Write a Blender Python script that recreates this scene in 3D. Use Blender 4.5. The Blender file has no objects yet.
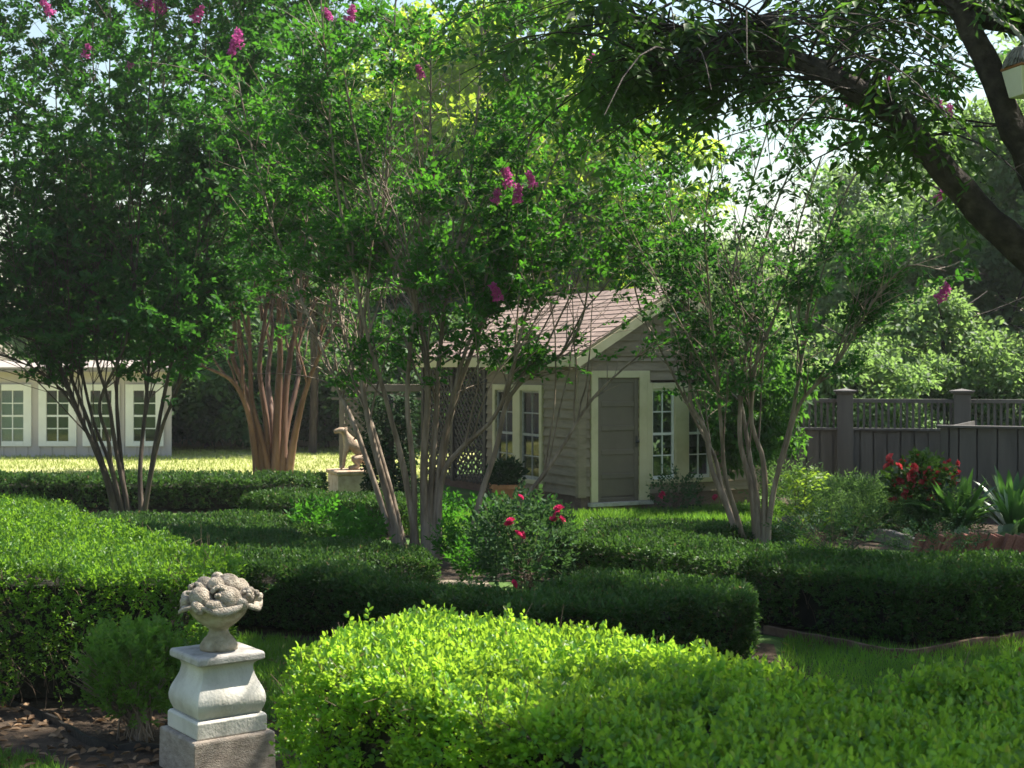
import bpy, math, random
import numpy as np
from mathutils import Vector, Matrix

S = bpy.context.scene
COL = S.collection
R = math.radians
rng = np.random.default_rng(11)
random.seed(5)

# ------------------------------------------------------------------ camera, light, exposure
F, CH, HZ = 1407.0, 2.2, 370.0            # focal length in px, eye height, horizon row
cam = bpy.data.cameras.new('camera')
camo = bpy.data.objects.new('camera', cam)
COL.objects.link(camo)
camo.location = (0, 0, CH)
camo.rotation_euler = (R(90), 0, 0)
cam.sensor_width = 36
cam.lens = F / 1024 * 36
cam.shift_y = -(384 - HZ) / 1024
cam.clip_end = 2000
cam.dof.use_dof = True
cam.dof.focus_distance = 11.0
cam.dof.aperture_fstop = 5.0
S.camera = camo

SUN_EL, SUN_AZ = 56.0, 65.0               # azimuth clockwise from +Y (view direction): from the right, a little behind
sv = Vector((math.cos(R(SUN_EL)) * math.sin(R(SUN_AZ)), math.cos(R(SUN_EL)) * math.cos(R(SUN_AZ)), math.sin(R(SUN_EL))))
world = bpy.data.worlds.new('World')
S.world = world
world.use_nodes = True
wn = world.node_tree.nodes
sky = wn.new('ShaderNodeTexSky')
sky.sky_type = 'NISHITA'
sky.sun_disc = False
sky.sun_elevation = R(SUN_EL)
sky.sun_rotation = R(SUN_AZ)
sky.dust_density = 1.2
sky.air_density = 1.6
world.node_tree.links.new(sky.outputs[0], wn['Background'].inputs[0])
wn['Background'].inputs[1].default_value = 0.06
sl = bpy.data.lights.new('sun', 'SUN')
sl.energy = 4.3
sl.angle = R(0.6)
sl.color = (1.0, 0.93, 0.80)
so = bpy.data.objects.new('sun', sl)
COL.objects.link(so)
so.rotation_euler = sv.to_track_quat('Z', 'Y').to_euler()
S.view_settings.view_transform = 'Standard'
S.view_settings.look = 'None'
S.view_settings.exposure = 1.75
S.view_settings.gamma = 1.0
S.view_settings.use_curve_mapping = False
S.render.engine = 'CYCLES'
S.cycles.use_denoising = True
S.cycles.max_bounces = 7
S.cycles.diffuse_bounces = 4
S.cycles.transmission_bounces = 5
S.cycles.transparent_max_bounces = 8
S.cycles.volume_bounces = 0
S.cycles.sample_clamp_indirect = 6.0

# ------------------------------------------------------------------ helpers
def P(x, y, d):
    """world point seen at pixel (x, y) at distance d"""
    return Vector(((x - 512) / F * d, d, CH - (y - HZ) / F * d))

def G(x, y, z=0.0):
    d = F * (CH - z) / (y - HZ)
    return Vector(((x - 512) / F * d, d, z))

def tag(o, label=None, cat=None, group=None, kind=None):
    if label: o['label'] = label
    if cat: o['category'] = cat
    if group: o['group'] = group
    if kind: o['kind'] = kind
    return o

def empty(name, loc=(0, 0, 0), rz=0.0, label=None, cat=None, group=None, parent=None):
    o = bpy.data.objects.new(name, None)
    COL.objects.link(o)
    o.location = loc
    o.rotation_euler = (0, 0, rz)
    o.empty_display_size = 0.1
    if parent: o.parent = parent
    return tag(o, label, cat, group)

def link(name, me, mat, parent=None):
    o = bpy.data.objects.new(name, me)
    COL.objects.link(o)
    if mat and not me.materials: me.materials.append(mat)
    if parent: o.parent = parent
    return o

def kids(o):
    return [c for c in bpy.data.objects if c.parent == o]

def dup(o, loc=None, rz=None, scale=None, label=None, group=None, parent=None):
    c = o.copy()
    COL.objects.link(c)
    if parent: c.parent = parent
    if loc is not None: c.location = loc
    if rz is not None: c.rotation_euler = (0, 0, rz)
    if scale is not None: c.scale = (scale,) * 3 if np.isscalar(scale) else scale
    if label: c['label'] = label
    if group: c['group'] = group
    for ch in kids(o): dup(ch, parent=c)
    return c

class MB:
    """collects shapes into one mesh"""
    def __init__(s): s.v, s.f = [], []
    def add(s, vs, fs, M=None):
        b = len(s.v)
        s.v += [tuple(M @ Vector(p)) if M else tuple(p) for p in vs]
        s.f += [tuple(b + i for i in f) for f in fs]
        return s
    def box(s, x0, x1, y0, y1, z0, z1, M=None):
        v = [(x0, y0, z0), (x1, y0, z0), (x1, y1, z0), (x0, y1, z0), (x0, y0, z1), (x1, y0, z1), (x1, y1, z1), (x0, y1, z1)]
        return s.add(v, [(0, 3, 2, 1), (4, 5, 6, 7), (0, 1, 5, 4), (1, 2, 6, 5), (2, 3, 7, 6), (3, 0, 4, 7)], M)
    def prism(s, poly, z0, z1, M=None):
        n = len(poly)
        v = [(p[0], p[1], z0) for p in poly] + [(p[0], p[1], z1) for p in poly]
        f = [tuple(range(n - 1, -1, -1)), tuple(range(n, 2 * n))] + [(i, (i + 1) % n, n + (i + 1) % n, n + i) for i in range(n)]
        return s.add(v, f, M)
    def bar(s, a, b, w, t, up=(0, 0, 1), M=None):
        a, b = Vector(a), Vector(b)
        d = (b - a).normalized()
        u = Vector(up)
        x = d.cross(u).normalized() * (w / 2)
        z = x.cross(d).normalized() * (t / 2)
        v = [a - x - z, a + x - z, a + x + z, a - x + z, b - x - z, b + x - z, b + x + z, b - x + z]
        return s.add(v, [(0, 3, 2, 1), (4, 5, 6, 7), (0, 1, 5, 4), (1, 2, 6, 5), (2, 3, 7, 6), (3, 0, 4, 7)], M)
    def lathe(s, prof, n=24, M=None, wob=None):
        v, f = [], []
        for k, (r, z) in enumerate(prof):
            for i in range(n):
                a = 2 * math.pi * i / n
                rr = r * (wob(a, k) if wob else 1)
                v.append((rr * math.cos(a), rr * math.sin(a), z))
        for k in range(len(prof) - 1):
            for i in range(n):
                j = (i + 1) % n
                f.append((k * n + i, k * n + j, (k + 1) * n + j, (k + 1) * n + i))
        f.append(tuple(range(n - 1, -1, -1)))
        f.append(tuple((len(prof) - 1) * n + i for i in range(n)))
        return s.add(v, f, M)
    def square(s, prof, M=None):
        """stack of squares: (half width, z)"""
        v, f = [], []
        for (r, z) in prof:
            v += [(-r, -r, z), (r, -r, z), (r, r, z), (-r, r, z)]
        for k in range(len(prof) - 1):
            for i in range(4):
                j = (i + 1) % 4
                f.append((4 * k + i, 4 * k + j, 4 * k + 4 + j, 4 * k + 4 + i))
        f.append((3, 2, 1, 0))
        n = 4 * (len(prof) - 1)
        f.append((n, n + 1, n + 2, n + 3))
        return s.add(v, f, M)
    def ball(s, c, r, n=12, m=8, sc=(1, 1, 1), jit=0.0, M=None):
        prof = []
        v, f = [], []
        for k in range(m + 1):
            t = math.pi * k / m
            for i in range(n):
                a = 2 * math.pi * i / n
                q = 1 + jit * (random.random() - .5)
                v.append((c[0] + r * sc[0] * q * math.sin(t) * math.cos(a), c[1] + r * sc[1] * q * math.sin(t) * math.sin(a), c[2] - r * sc[2] * q * math.cos(t)))
        for k in range(m):
            for i in range(n):
                j = (i + 1) % n
                f.append((k * n + i, k * n + j, (k + 1) * n + j, (k + 1) * n + i))
        return s.add(v, f, M)
    def build(s, name, mat, parent=None, bevel=0.0, smooth=False, subsurf=0):
        me = bpy.data.meshes.new(name)
        me.from_pydata(s.v, [], s.f)
        me.update()
        if smooth:
            for p in me.polygons: p.use_smooth = True
        o = link(name, me, mat, parent)
        if bevel:
            m = o.modifiers.new('bevel', 'BEVEL')
            m.width = bevel
            m.segments = 2
            m.limit_method = 'ANGLE'
        if subsurf:
            m = o.modifiers.new('sub', 'SUBSURF')
            m.levels = m.render_levels = subsurf
        return o

def npmesh(name, V, Fc, smooth=False):
    """mesh from numpy arrays; Fc (n,3) or (n,4)"""
    me = bpy.data.meshes.new(name)
    n, k = Fc.shape
    me.vertices.add(len(V))
    me.vertices.foreach_set('co', np.ascontiguousarray(V, dtype=np.float32).ravel())
    me.loops.add(n * k)
    me.loops.foreach_set('vertex_index', np.ascontiguousarray(Fc, dtype=np.int32).ravel())
    me.polygons.add(n)
    me.polygons.foreach_set('loop_start', np.arange(0, n * k, k, dtype=np.int32))
    me.polygons.foreach_set('loop_total', np.full(n, k, dtype=np.int32))
    if smooth: me.polygons.foreach_set('use_smooth', np.ones(n, dtype=bool))
    me.update(calc_edges=True)
    return me

def nz(a):
    return a / np.maximum(np.linalg.norm(a, axis=-1, keepdims=True), 1e-9)

def rnd(n, s=1.0):
    return rng.normal(size=(n, 3)) * s

def noise3(p, scale, seed=0):
    """cheap smooth noise, about -1..1"""
    r = np.random.default_rng(seed)
    out = np.zeros(len(p))
    for k in range(9):
        w = r.normal(size=3)
        w = w / np.linalg.norm(w) * scale * (0.6 + 1.5 * r.random())
        out += np.sin(p @ w + r.random() * 6.28)
    return out / 3.6

def leaf_mesh(name, C, A, N, L, W, fold=0.25, six=False):
    n = len(C)
    A = nz(A)
    Sd = nz(np.cross(A, N))
    N2 = np.cross(Sd, A)
    L = np.broadcast_to(L, (n,))[:, None]
    W = np.broadcast_to(W, (n,))[:, None]
    up = N2 * W * fold
    if six:
        V = np.stack([C, C + A * L * .28 + Sd * W * .46 + up, C + A * L * .7 + Sd * W * .40 + up * .8, C + A * L - N2 * L * .08,
                      C + A * L * .7 - Sd * W * .40 + up * .8, C + A * L * .28 - Sd * W * .46 + up], 1).reshape(-1, 3)
        b = np.arange(n)[:, None] * 6
        Fc = np.concatenate([b + np.array([0, 1, 2, 3]), b + np.array([0, 3, 4, 5])], 1).reshape(-1, 4)
    else:
        V = np.stack([C, C + A * L * .45 + Sd * W * .5 + up, C + A * L - N2 * L * .08, C + A * L * .45 - Sd * W * .5 + up], 1).reshape(-1, 3)
        b = np.arange(n)[:, None] * 4
        Fc = np.concatenate([b + np.array([0, 1, 2]), b + np.array([0, 2, 3])], 1).reshape(-1, 3)
    return npmesh(name, V, Fc)

def sprays(C, D, length, k, spread=.9, up=1.0, jit=.35, droop=0.0):
    """k leaves along each of n short shoots; returns C, A, N of the leaves"""
    n = len(C)
    D = nz(D)
    t = np.linspace(.12, 1.0, k)
    side = np.where(np.arange(k) % 2 == 0, 1.0, -1.0)
    U = np.tile(np.array([0, 0, 1.0]), (n, 1)) * up + rnd(n, jit)
    Sd = nz(np.cross(D, U))
    ln = np.broadcast_to(length, (n,))
    pos = C[:, None] + D[:, None] * (ln[:, None, None] * t[None, :, None])
    pos[..., 2] -= droop * ln[:, None] * t[None] ** 2
    ax = D[:, None] * .6 + Sd[:, None] * (side * spread)[None, :, None] + rng.normal(size=(n, k, 3)) * jit * .7
    ax[:, -1] = D + rnd(n, .2)
    ax[..., 2] -= droop * .6
    nn = np.repeat(nz(np.cross(Sd, D) )[:, None], k, 1)
    nn = nn * np.where(nn[..., 2:] < 0, -1, 1) + rng.normal(size=(n, k, 3)) * jit
    return pos.reshape(-1, 3), ax.reshape(-1, 3), nn.reshape(-1, 3)

def twig_mesh(name, pts, r0, r1):
    """pts (B,P,3): three-sided tapering twigs"""
    B, Pn, _ = pts.shape
    T = np.gradient(pts, axis=1)
    T = nz(T)
    U = nz(np.cross(T, np.array([0.31, 0.72, 0.2])[None, None]))
    W = np.cross(T, U)
    rad = np.broadcast_to(np.asarray(r0)[..., None], (B, Pn)) * (1 - np.linspace(0, 1, Pn)) + r1 * np.linspace(0, 1, Pn)
    ring = []
    for a in (0, 2.094, 4.189):
        ring.append(pts + (U * math.cos(a) + W * math.sin(a)) * rad[..., None])
    V = np.stack(ring, 2).reshape(-1, 3)
    b = (np.arange(B)[:, None, None] * Pn * 3 + np.arange(Pn - 1)[None, :, None] * 3)
    i = np.arange(3)
    j = (i + 1) % 3
    Fc = np.stack([b + i, b + j, b + 3 + j, b + 3 + i], -1).reshape(-1, 4)
    return npmesh(name, V, Fc, True)

def resample(pts, n):
    """Catmull-Rom through pts -> n points"""
    p = np.array([list(q) for q in pts], float)
    p = np.vstack([2 * p[0] - p[1], p, 2 * p[-1] - p[-2]])
    m = len(p) - 3
    out = []
    for u in np.linspace(0, m - 1e-6, n):
        i = int(u)
        t = u - i
        a, b, c, d = p[i:i + 4]
        out.append(.5 * (2 * b + (c - a) * t + (2 * a - 5 * b + 4 * c - d) * t * t + (3 * b - a - 3 * c + d) * t ** 3))
    return np.array(out)

def tube_mesh(name, pts, rad, seg=8, lump=0.0):
    n = len(pts)
    T = nz(np.gradient(pts, axis=0))
    U = np.cross(T[0], [0.2, 1, 0.1])
    U /= np.linalg.norm(U)
    rings = []
    for i in range(n):
        U = U - T[i] * (U @ T[i])
        U /= np.linalg.norm(U)
        W = np.cross(T[i], U)
        a = np.arange(seg) * 2 * math.pi / seg
        q = rad[i] * (1 + lump * np.sin(a * 3 + i * .35) + lump * .7 * rng.normal(size=seg))
        rings.append(pts[i] + (np.cos(a) * q)[:, None] * U + (np.sin(a) * q)[:, None] * W)
    V = np.concatenate(rings)
    b = np.arange(n - 1)[:, None] * seg
    i = np.arange(seg)
    j = (i + 1) % seg
    Fc = np.stack([b + i, b + j, b + seg + j, b + seg + i], -1).reshape(-1, 4)
    return npmesh(name, V, Fc, True)

# ------------------------------------------------------------------ materials
def newmat(name):
    m = bpy.data.materials.new(name)
    m.use_nodes = True
    nt = m.node_tree
    nt.nodes.clear()
    out = nt.nodes.new('ShaderNodeOutputMaterial')
    return m, nt, out

def nd(nt, typ, **kw):
    n = nt.nodes.new(typ)
    for k, v in kw.items(): setattr(n, k, v)
    return n

def ramp(nt, src, stops):
    r = nd(nt, 'ShaderNodeValToRGB')
    el = r.color_ramp.elements
    while len(el) < len(stops): el.new(.5)
    for e, (p, c) in zip(el, stops):
        e.position = p
        e.color = (*c, 1)
    nt.links.new(src, r.inputs[0])
    return r

def leafmat(name, c1, c2, tr, tf=.4, rough=.42, spec=.45, var=6.0, dead=None):
    m, nt, out = newmat(name)
    L = nt.links.new
    geo = nd(nt, 'ShaderNodeNewGeometry')
    c = ramp(nt, geo.outputs['Random Per Island'], [(0, c1), (.55, [(a + b) / 2 for a, b in zip(c1, c2)]), (1, c2)] if not dead else [(0, c1), (.6, [(a + b) / 2 for a, b in zip(c1, c2)]), (.955, c2), (.975, dead)])
    nzt = nd(nt, 'ShaderNodeTexNoise')
    nzt.inputs['Scale'].default_value = var
    nzt.inputs['Detail'].default_value = 3
    tc = nd(nt, 'ShaderNodeTexCoord')
    L(tc.outputs['Object'], nzt.inputs['Vector'])
    hs = nd(nt, 'ShaderNodeHueSaturation')
    mr = nd(nt, 'ShaderNodeMapRange')
    mr.inputs['From Min'].default_value, mr.inputs['From Max'].default_value = .3, .7
    mr.inputs['To Min'].default_value, mr.inputs['To Max'].default_value = .72, 1.25
    L(nzt.outputs[0], mr.inputs['Value'])
    L(mr.outputs[0], hs.inputs['Value'])
    L(c.outputs[0], hs.inputs['Color'])
    b = nd(nt, 'ShaderNodeBsdfPrincipled')
    b.inputs['Roughness'].default_value = rough
    b.inputs['Specular IOR Level'].default_value = spec
    L(hs.outputs[0], b.inputs['Base Color'])
    t = nd(nt, 'ShaderNodeBsdfTranslucent')
    hs2 = nd(nt, 'ShaderNodeHueSaturation')
    hs2.inputs['Color'].default_value = (*tr, 1)
    L(mr.outputs[0], hs2.inputs['Value'])
    L(hs2.outputs[0], t.inputs['Color'])
    mx = nd(nt, 'ShaderNodeMixShader')
    mx.inputs[0].default_value = tf
    L(b.outputs[0], mx.inputs[1])
    L(t.outputs[0], mx.inputs[2])
    L(mx.outputs[0], out.inputs[0])
    return m

def surf(name, stops, scale=8.0, stretch=(1, 1, 1), rough=.75, bump=.3, bscale=40.0, spec=.3, detail=6.0, bstretch=None, coord='Object'):
    m, nt, out = newmat(name)
    L = nt.links.new
    tc = nd(nt, 'ShaderNodeTexCoord')
    mp = nd(nt, 'ShaderNodeMapping')
    mp.inputs['Scale'].default_value = stretch
    L(tc.outputs[coord], mp.inputs[0])
    n = nd(nt, 'ShaderNodeTexNoise')
    n.inputs['Scale'].default_value = scale
    n.inputs['Detail'].default_value = detail
    n.inputs['Roughness'].default_value = .62
    L(mp.outputs[0], n.inputs['Vector'])
    k = len(stops)
    c = ramp(nt, n.outputs[0], [(.28 + .44 * i / max(1, k - 1), s) for i, s in enumerate(stops)])
    b = nd(nt, 'ShaderNodeBsdfPrincipled')
    b.inputs['Roughness'].default_value = rough
    b.inputs['Specular IOR Level'].default_value = spec
    L(c.outputs[0], b.inputs['Base Color'])
    if bump:
        mp2 = nd(nt, 'ShaderNodeMapping')
        mp2.inputs['Scale'].default_value = bstretch or stretch
        L(tc.outputs[coord], mp2.inputs[0])
        n2 = nd(nt, 'ShaderNodeTexNoise')
        n2.inputs['Scale'].default_value = bscale
        n2.inputs['Detail'].default_value = 5
        L(mp2.outputs[0], n2.inputs['Vector'])
        bp = nd(nt, 'ShaderNodeBump')
        bp.inputs['Strength'].default_value = bump
        bp.inputs['Distance'].default_value = .02
        L(n2.outputs[0], bp.inputs['Height'])
        L(bp.outputs[0], b.inputs['Normal'])
    L(b.outputs[0], out.inputs[0])
    return m

M = {}
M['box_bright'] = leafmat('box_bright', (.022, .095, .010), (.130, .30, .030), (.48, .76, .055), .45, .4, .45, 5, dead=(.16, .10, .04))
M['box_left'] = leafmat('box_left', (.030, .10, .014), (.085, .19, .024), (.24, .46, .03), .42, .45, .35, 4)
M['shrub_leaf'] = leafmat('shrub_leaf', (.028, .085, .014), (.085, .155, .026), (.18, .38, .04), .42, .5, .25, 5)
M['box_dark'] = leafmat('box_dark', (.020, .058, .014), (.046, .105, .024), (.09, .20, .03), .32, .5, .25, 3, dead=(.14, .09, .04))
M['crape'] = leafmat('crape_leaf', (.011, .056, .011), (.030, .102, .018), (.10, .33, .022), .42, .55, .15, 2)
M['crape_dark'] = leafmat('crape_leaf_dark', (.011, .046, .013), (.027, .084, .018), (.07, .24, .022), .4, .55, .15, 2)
M['shade_leaf'] = leafmat('shade_leaf', (.024, .062, .016), (.05, .11, .026), (.12, .27, .03), .4, .55, .25, 1.5)
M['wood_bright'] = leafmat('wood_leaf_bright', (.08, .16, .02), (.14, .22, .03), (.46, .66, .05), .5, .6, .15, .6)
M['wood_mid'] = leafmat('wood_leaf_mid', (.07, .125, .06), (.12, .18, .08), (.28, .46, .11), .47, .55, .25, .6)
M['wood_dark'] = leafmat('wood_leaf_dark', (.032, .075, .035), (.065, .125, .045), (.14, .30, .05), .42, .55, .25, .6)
M['rose_leaf'] = leafmat('rose_leaf', (.025, .065, .028), (.05, .105, .042), (.08, .17, .04), .3, .6, .15, 4)
M['bush_green'] = leafmat('bush_leaf', (.025, .085, .018), (.05, .13, .025), (.12, .31, .03), .42, .55, .2, 2)
M['fern'] = leafmat('fern_leaf', (.04, .085, .035), (.085, .15, .06), (.15, .28, .06), .4, .65, .15, 4)
M['lime'] = leafmat('lime_leaf', (.09, .17, .02), (.15, .25, .035), (.36, .55, .05), .48, .45, .3, 4)
M['strap'] = leafmat('strap_leaf', (.028, .085, .022), (.055, .13, .032), (.11, .27, .04), .35, .3, .5, 4)
M['hosta'] = leafmat('hosta_leaf', (.07, .13, .06), (.20, .27, .16), (.2, .33, .12), .3, .4, .4, 9)
M['begonia_leaf'] = leafmat('begonia_leaf', (.03, .07, .018), (.06, .10, .02), (.12, .25, .03), .35, .3, .5, 4)
M['ivy'] = leafmat('ivy_leaf', (.015, .035, .016), (.028, .055, .02), (.03, .08, .02), .25, .6, .1, 4)
M['grass'] = leafmat('grass_blade', (.05, .15, .02), (.10, .22, .03), (.24, .48, .04), .4, .5, .3, 1.2, dead=(.24, .19, .09))
M['pink'] = leafmat('crape_petal', (.42, .045, .24), (.62, .13, .40), (.6, .12, .38), .4, .6, .2, 9)
M['rose'] = leafmat('rose_petal', (.58, .015, .12), (.74, .05, .20), (.7, .05, .18), .35, .5, .2, 9)
M['begonia'] = leafmat('begonia_petal', (.48, .03, .05), (.66, .14, .15), (.6, .06, .07), .35, .5, .2, 9)
M['litter'] = leafmat('dry_leaf', (.10, .06, .035), (.30, .20, .12), (.2, .12, .06), .2, .7, .2, 9)

M['ground'] = surf('lawn_soil', [(.03, .045, .012), (.045, .095, .018), (.07, .13, .025), (.13, .13, .05)], .9, rough=.9, bump=.5, bscale=25)
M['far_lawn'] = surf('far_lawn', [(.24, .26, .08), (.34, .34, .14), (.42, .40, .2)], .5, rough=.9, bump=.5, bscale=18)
M['soil'] = surf('mulch', [(.02, .014, .009), (.05, .034, .022), (.10, .07, .045)], 9, rough=.95, bump=.8, bscale=60)
M['pale_soil'] = surf('pale_ground', [(.13, .10, .07), (.24, .20, .15), (.34, .29, .22)], 6, rough=.95, bump=.6, bscale=50)  # pale soil tone that carries the sunlit patch
M['twig'] = surf('twig', [(.05, .035, .022), (.14, .10, .07)], 20, rough=.8, bump=0)
M['hedge_shade_core'] = surf('hedge_shade_core', [(.007, .008, .004), (.018, .016, .009)], 12, rough=.9, bump=.8, bscale=30)  # near-black tone holding the shade inside the hedges
M['bark_tan'] = surf('crape_bark', [(.07, .05, .036), (.19, .145, .105), (.36, .29, .235)], 9, (1, 1, .16), .6, .6, 30)
M['bark_orange'] = surf('cinnamon_bark', [(.05, .028, .02), (.11, .058, .039), (.21, .125, .09)], 3.5, (1, 1, .2), .6, .3, 14)
M['bark_dark'] = surf('dark_bark', [(.025, .018, .014), (.06, .044, .035), (.12, .09, .07)], 9, (1, 1, .18), .75, .5, 30)
M['bark_rough'] = surf('rough_bark', [(.015, .012, .010), (.04, .032, .027), (.08, .065, .055)], 14, (1, 1, 1), .9, 1.0, 32)
M['trunk'] = surf('wood_bark', [(.03, .024, .02), (.08, .065, .055)], 4, (1, 1, .2), .9, .6, 14)
M['marble'] = surf('cast_stone', [(.36, .34, .30), (.52, .50, .455), (.58, .56, .52)], 4, (1, 1, .7), rough=.55, bump=.2, bscale=60, spec=.4)
M['stone_grey'] = surf('weathered_cap', [(.24, .225, .205), (.36, .34, .32), (.44, .42, .40)], 14, rough=.8, bump=.3, bscale=90)
M['block'] = surf('stone_block', [(.20, .165, .14), (.30, .255, .215), (.40, .35, .30)], 16, (1, 1, 2.5), .9, .6, 90)
M['urn'] = surf('urn_stone', [(.17, .14, .09), (.33, .29, .21), (.46, .42, .34)], 11, rough=.9, bump=.7, bscale=70)
M['fruit'] = surf('fruit_stone', [(.12, .095, .075), (.36, .31, .25), (.52, .47, .40)], 22, rough=.9, bump=1.0, bscale=110)
M['statue'] = surf('statue_stone', [(.22, .15, .10), (.38, .28, .20), (.48, .38, .29)], 9, rough=.8, bump=.4, bscale=50)
M['plinth'] = surf('plinth_stone', [(.30, .22, .18), (.46, .36, .31), (.55, .45, .40)], 7, rough=.85, bump=.4, bscale=50)
M['terracotta'] = surf('terracotta', [(.30, .11, .06), (.42, .17, .09), (.50, .25, .16)], 8, rough=.8, bump=.2)
M['dark_pot'] = surf('dark_pot', [(.045, .02, .018), (.08, .035, .03)], 8, rough=.6, bump=.2)
M['brick'] = surf('edge_brick', [(.16, .06, .045), (.30, .12, .085), (.38, .20, .16)], 11, rough=.9, bump=.7, bscale=60, coord='Generated')
M['edge_stone'] = surf('edge_stone', [(.14, .12, .11), (.24, .21, .19), (.33, .29, .26)], 9, rough=.9, bump=.7, bscale=50)
M['siding'] = surf('taupe_siding', [(.16, .124, .082), (.225, .178, .123), (.26, .208, .148)], 3, (1, 1, 4), .65, .12, 60)
M['trim'] = surf('cream_trim', [(.42, .37, .22), (.52, .46, .29), (.56, .50, .33)], 3, rough=.55, bump=.05)
M['door'] = surf('taupe_door', [(.115, .095, .07), (.15, .124, .093)], 3, rough=.5, bump=.05)
M['foundation'] = surf('foundation_brick', [(.10, .065, .055), (.17, .115, .10)], 7, (1, 1, 3), .9, .4, 40)
M['metal'] = surf('dark_metal', [(.03, .028, .025), (.05, .047, .042)], 9, rough=.4, bump=0)
M['white_frame'] = surf('white_frame', [(.68, .68, .66), (.78, .78, .76)], 3, rough=.5, bump=.05)
M['annex'] = surf('annex_board', [(.42, .38, .385), (.52, .475, .475)], 2.0, (1, 1, .4), .7, .1, 30)
M['annex_roof'] = surf('annex_roof', [(.24, .21, .19), (.34, .30, .28)], 6, rough=.9, bump=.4)
M['fence'] = surf('fence_paint', [(.078, .071, .069), (.108, .099, .095), (.138, .127, .121)], 5, (1, 1, .12), .6, .15, 50)
M['lattice'] = surf('lattice_paint', [(.05, .044, .040), (.08, .07, .064)], 4, rough=.7, bump=.1)
M['lattice_light'] = surf('lattice_weathered', [(.15, .125, .10), (.25, .21, .17)], 4, rough=.8, bump=.2)
M['pale_panel'] = surf('pale_panel', [(.60, .60, .62), (.74, .74, .75)], 14, (6, 1, .2), .9, .5, 12)
M['room'] = surf('room_wall', [(.10, .085, .07), (.13, .115, .095)], 2, rough=.9, bump=0)
M['cream'] = surf('cream_paint', [(.70, .66, .52), (.78, .74, .62)], 6, rough=.55, bump=.08)
M['rust'] = surf('rust_rim', [(.25, .10, .04), (.38, .18, .09)], 9, rough=.8, bump=.2)
M['thatch'] = surf('grey_thatch', [(.16, .15, .15), (.38, .36, .36), (.55, .53, .52)], 20, rough=.9, bump=.6)
M['rubber'] = surf('black_edging', [(.012, .012, .012), (.03, .028, .026)], 8, rough=.5, bump=.3)
M['rot_wood'] = surf('weathered_board', [(.06, .035, .025), (.14, .085, .06), (.2, .14, .1)], 6, rough=.9, bump=.5)

def shingles():
    m, nt, out = newmat('shingles')
    L = nt.links.new
    tc = nd(nt, 'ShaderNodeTexCoord')
    uv = nd(nt, 'ShaderNodeMapping')
    L(tc.outputs['Object'], uv.inputs[0])
    n = nd(nt, 'ShaderNodeTexNoise')
    n.inputs['Scale'].default_value = 9
    n.inputs['Detail'].default_value = 8
    L(uv.outputs[0], n.inputs['Vector'])
    geo = nd(nt, 'ShaderNodeNewGeometry')
    c = ramp(nt, geo.outputs['Random Per Island'], [(0, (.205, .145, .122)), (.5, (.26, .182, .156)), (1, (.31, .225, .195))])
    mx = nd(nt, 'ShaderNodeMixRGB')
    mx.blend_type = 'MULTIPLY'
    mx.inputs[0].default_value = .5
    L(c.outputs[0], mx.inputs[1])
    c2 = ramp(nt, n.outputs[0], [(.3, (.6, .6, .6)), (.7, (1.1, 1.1, 1.1))])
    L(c2.outputs[0], mx.inputs[2])
    b = nd(nt, 'ShaderNodeBsdfPrincipled')
    b.inputs['Roughness'].default_value = .85
    L(mx.outputs[0], b.inputs['Base Color'])
    L(b.outputs[0], out.inputs[0])
    return m
M['shingle'] = shingles()

def glassmat(name, tint, refl=.12):
    m, nt, out = newmat(name)
    L = nt.links.new
    fr = nd(nt, 'ShaderNodeFresnel')
    fr.inputs[0].default_value = 1.5
    ad = nd(nt, 'ShaderNodeMath', operation='ADD')
    ad.inputs[1].default_value = refl
    L(fr.outputs[0], ad.inputs[0])
    t = nd(nt, 'ShaderNodeBsdfTransparent')
    t.inputs[0].default_value = (*tint, 1)
    g = nd(nt, 'ShaderNodeBsdfGlossy')
    g.inputs['Roughness'].default_value = .03
    mx = nd(nt, 'ShaderNodeMixShader')
    L(ad.outputs[0], mx.inputs[0])
    L(t.outputs[0], mx.inputs[1])
    L(g.outputs[0], mx.inputs[2])
    L(mx.outputs[0], out.inputs[0])
    return m
M['glass'] = glassmat('window_glass', (.75, .8, .8), .02)
M['glass_front'] = glassmat('front_window_glass', (.8, .85, .85), .30)

# ------------------------------------------------------------------ ground
def sheet(name, poly, z, mat, kind='structure'):
    me = bpy.data.meshes.new(name)
    me.from_pydata([(p[0], p[1], z) for p in poly], [], [tuple(range(len(poly)))])
    me.update()
    o = link(name, me, mat)
    o['kind'] = kind
    return o

sheet('ground', [(-240, -40), (240, -40), (240, 400), (-240, 400)], 0, M['ground'])
def haze(density):
    mb = MB().box(-250, 250, -50, 410, -1.0, 17.5)
    m, nt, out = newmat('haze')
    v = nd(nt, 'ShaderNodeVolumePrincipled')
    v.inputs['Color'].default_value = (.93, .96, 1, 1)
    v.inputs['Density'].default_value = density
    v.inputs['Anisotropy'].default_value = .3
    nt.links.new(v.outputs[0], out.inputs['Volume'])
    o = mb.build('haze', m)
    o['kind'] = 'stuff'
    o['label'] = 'thin sunlit haze in the air over the garden'
haze(.0005)
sheet('far_lawn', [(-45, 23.6), (-3.2, 23.6), (-1.5, 28.5), (-.5, 44), (-45, 46)], .004, M['far_lawn'])

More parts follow.
